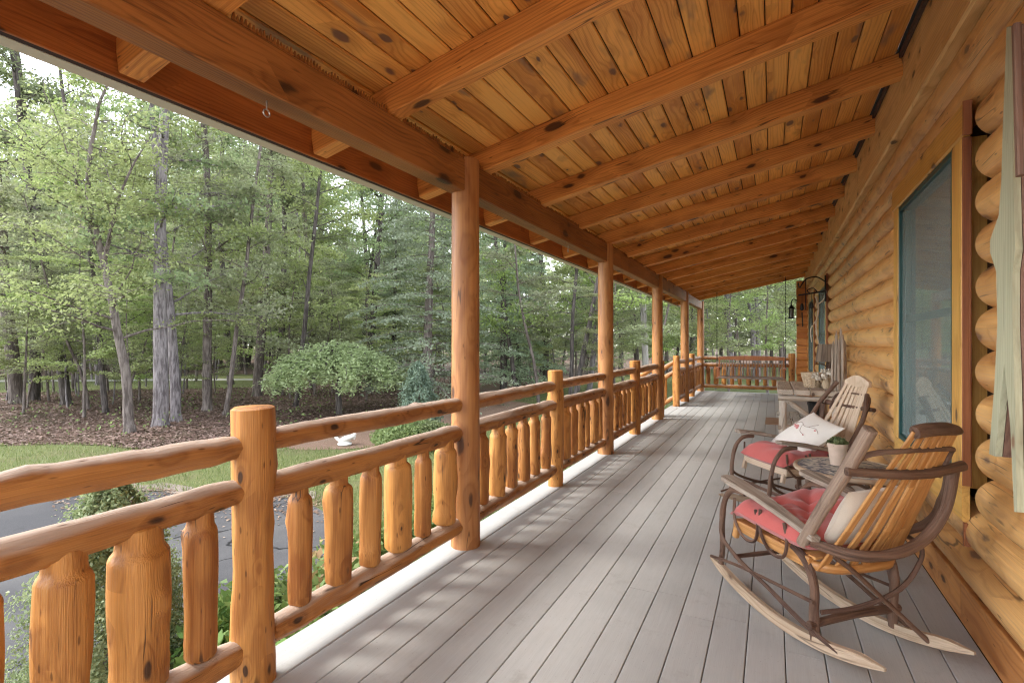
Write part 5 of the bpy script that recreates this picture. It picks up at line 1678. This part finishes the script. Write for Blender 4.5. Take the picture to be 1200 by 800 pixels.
# the woods: many more trees, each its own
LAB = {'slender': ('woodland_tree', 'slender dark trunked tree among many deep in the woods'),
       'medium': ('woodland_tree', 'straight trunked tree among many deep in the woods'),
       'thick': ('woodland_tree', 'thick trunked tree among many deep in the woods'),
       'sapling': ('sapling', 'thin understory sapling with layered lime green leaves in the woods'),
       'hemlock': ('hemlock_tree', 'dusky green hemlock deep in the woods'),
       'dense': ('woodland_tree', 'leafy full crowned tree in the green wall of the woods')}
placed = []
def ok(x, y, d):
    return all((x - a) ** 2 + (y - b) ** 2 > d * d for a, b in placed)
def scatter(kind, n, pr, zr, sc, mind):
    c = 0; tries = 0
    while c < n and tries < n * 40:
        tries += 1
        px = random.uniform(*pr)
        zc = math.sqrt(random.uniform(zr[0] ** 2, zr[1] ** 2))
        x_, y_ = at(px, zc)
        if not ok(x_, y_, mind):
            continue
        placed.append((x_, y_))
        ms = random.choice(K[kind])
        plant(LAB[kind][0], LAB[kind][1], 'tree', ms, x_, y_, random.uniform(0, 6.28), random.uniform(*sc), LAB[kind][1].split(' in the')[0] + 's' if False else {'slender': 'slender trees deep in the woods', 'medium': 'straight trees deep in the woods', 'thick': 'thick trees deep in the woods', 'sapling': 'saplings under the trees', 'hemlock': 'hemlocks deep in the woods', 'dense': 'leafy trees of the far green wall'}[kind], lean_px(random.gauss(0, 0.03)))
        c += 1
scatter('sapling', 34, (-60, 330), (14, 24), (0.7, 1.2), 0.8)
scatter('sapling', 8, (330, 440), (18, 24), (0.7, 1.1), 0.8)
scatter('sapling', 20, (-80, 460), (24, 36), (1.1, 1.6), 0.8)
scatter('sapling', 26, (420, 900), (17, 30), (0.9, 1.4), 0.8)
scatter('slender', 16, (-80, 450), (17, 38), (0.85, 1.2), 1.0)
scatter('medium', 26, (-120, 450), (24, 60), (0.9, 1.2), 1.3)
scatter('thick', 5, (-120, 450), (36, 60), (0.9, 1.1), 1.6)
scatter('slender', 12, (560, 960), (20, 36), (0.85, 1.2), 1.0)
scatter('medium', 10, (440, 1000), (24, 50), (0.9, 1.2), 1.3)
scatter('dense', 11, (440, 800), (26, 46), (0.9, 1.3), 2.4)
scatter('dense', 11, (780, 1050), (30, 52), (0.9, 1.3), 2.4)
scatter('dense', 22, (-100, 460), (38, 66), (1.0, 1.5), 2.2)
scatter('hemlock', 3, (520, 760), (24, 40), (0.8, 1.1), 2.2)
scatter('dense', 16, (-140, 470), (34, 58), (1.6, 2.0), 2.2)
scatter('hemlock', 4, (-60, 240), (28, 46), (0.8, 1.1), 2.2)

# far-off woods that read as one mass
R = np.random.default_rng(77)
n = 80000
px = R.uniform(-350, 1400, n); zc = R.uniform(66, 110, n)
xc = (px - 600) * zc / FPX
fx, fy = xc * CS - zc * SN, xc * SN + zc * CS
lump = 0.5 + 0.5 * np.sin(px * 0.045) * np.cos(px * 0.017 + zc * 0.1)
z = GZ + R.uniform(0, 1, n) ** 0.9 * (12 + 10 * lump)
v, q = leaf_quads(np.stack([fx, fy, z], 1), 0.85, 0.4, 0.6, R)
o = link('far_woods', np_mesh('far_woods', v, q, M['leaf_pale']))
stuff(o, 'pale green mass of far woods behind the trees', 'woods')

# dead leaves and sprigs on the woodland floor, grass blades on the lawn
def inside(poly, x, y):
    c = np.zeros(len(x), bool)
    j = len(poly) - 1
    for i in range(len(poly)):
        xi, yi = poly[i]; xj, yj = poly[j]
        m = ((yi > y) != (yj > y)) & (x < (xj - xi) * (y - yi) / (yj - yi + 1e-12) + xi)
        c ^= m
        j = i
    return c
n = 60000
px = R.uniform(-60, 560, n); zc = 10.5 + 17 * R.uniform(0, 1, n) ** 1.3
xc = (px - 600) * zc / FPX
X_, Y_ = xc * CS - zc * SN, xc * SN + zc * CS
keep = ~inside(lawn_near, X_, Y_) & ~inside(far_lawn, X_, Y_)
c = np.stack([X_, Y_, np.full(n, GZ + 0.005)], 1)[keep]
v, q = leaf_quads(c, 0.085, 0.8, 0.6, R)
stuff(link('leaf_litter', np_mesh('leaf_litter', v, q, M['litter_leaf'])), 'brown fallen leaves covering the woodland floor', 'leaf litter')
v, q = leaf_quads(drive_litter, 0.05, 0.9, 0.6, R)
stuff(link('driveway_litter', np_mesh('driveway_litter', v, q, M['litter_leaf'])), 'small dead leaves blown along the driveway edge', 'leaf litter')
n = 3800
px = R.uniform(-60, 560, n); zc = R.uniform(12, 26, n)
xc = (px - 600) * zc / FPX
X_, Y_ = xc * CS - zc * SN, xc * SN + zc * CS
clump = np.sin(X_ * 1.3 + 2) * np.sin(Y_ * 1.1) + R.normal(size=n) * 0.5
keep = ~inside(lawn_near, X_, Y_) & (clump > 0.25)
c = np.stack([X_, Y_, GZ + R.uniform(0.02, 0.35, n)], 1)[keep]
v, q = leaf_quads(c, 0.10, 0.5, 0.5, R)
stuff(link('ground_cover', np_mesh('ground_cover', v, q, M['leaf_garden'])), 'green sprigs of ground cover among the fallen leaves', 'ground cover')
n = 60000
px = R.uniform(-60, 900, n); zc = 4 + 16 * R.uniform(0, 1, n)
xc = (px - 600) * zc / FPX
X_, Y_ = xc * CS - zc * SN, xc * SN + zc * CS
keep = inside(lawn_near, X_, Y_) & ~inside(drive, X_, Y_) & ~inside(mulch, X_, Y_) & (X_ < -3.1)
c = np.stack([X_, Y_, np.full(n, GZ + 0.012)], 1)[keep]
m_ = len(c)
a = R.uniform(0, 2 * PI, m_); h = R.uniform(0.035, 0.085, m_)
d = np.stack([np.cos(a), np.sin(a), np.zeros(m_)], 1)
tip = c + np.stack([R.normal(size=m_) * 0.02, R.normal(size=m_) * 0.02, h], 1)
v = np.stack([c - d * 0.006, c + d * 0.006, tip + d * 0.001, tip - d * 0.001], 1).reshape(-1, 3)
M['grass_blade'] = leaf_mat('grass_blade', (0.10, 0.13, 0.04), (0.20, 0.225, 0.085), 0.3, c3=(0.27, 0.24, 0.12))
stuff(link('grass', np_mesh('grass', v, np.arange(m_ * 4).reshape(m_, 4), M['grass_blade'])), 'short green lawn grass between driveway and woods', 'grass')

# ================================================================== LIGHT
SUN_EL = math.radians(50)
trav = Vector((0.89, 0.46, 0)).normalized() * math.cos(SUN_EL) - Vector((0, 0, 1)) * math.sin(SUN_EL)
sd = bpy.data.lights.new('sun', 'SUN')
sd.energy = 0.7
sd.angle = math.radians(18)
sd.color = (1.0, 0.95, 0.87)
so = bpy.data.objects.new('sun', sd)
COL.objects.link(so)
so.rotation_euler = trav.to_track_quat('-Z', 'Y').to_euler()
so.location = (-20, -10, 30)

world = bpy.data.worlds.new("World")
scn.world = world
world.use_nodes = True
nt = world.node_tree
bg = nt.nodes['Background']
sky = nt.nodes.new('ShaderNodeTexSky')
sky.sky_type = 'NISHITA'
sky.sun_disc = False
sky.sun_elevation = SUN_EL
toward = -trav
sky.sun_rotation = math.atan2(toward.x, toward.y)
sky.air_density = 1.0
sky.dust_density = 0.6
hs = nt.nodes.new('ShaderNodeHueSaturation')
hs.inputs['Saturation'].default_value = 0.30
nt.links.new(sky.outputs[0], hs.inputs['Color'])
nt.links.new(hs.outputs[0], bg.inputs[0])
bg.inputs[1].default_value = 0.15

scn.view_settings.view_transform = 'Standard'
scn.view_settings.look = 'None'
scn.view_settings.exposure = 2.6
scn.view_settings.gamma = 1.0
scn.render.resolution_x, scn.render.resolution_y = 1024, 682
scn.cycles.use_denoising = True
scn.cycles.denoising_prefilter = 'NONE'
scn.cycles.filter_width = 1.2
scn.cycles.max_bounces = 8
scn.cycles.diffuse_bounces = 5
scn.cycles.glossy_bounces = 3
scn.cycles.transmission_bounces = 4
scn.cycles.transparent_max_bounces = 8
scn.cycles.use_adaptive_sampling = True
scn.cycles.adaptive_threshold = 0.02
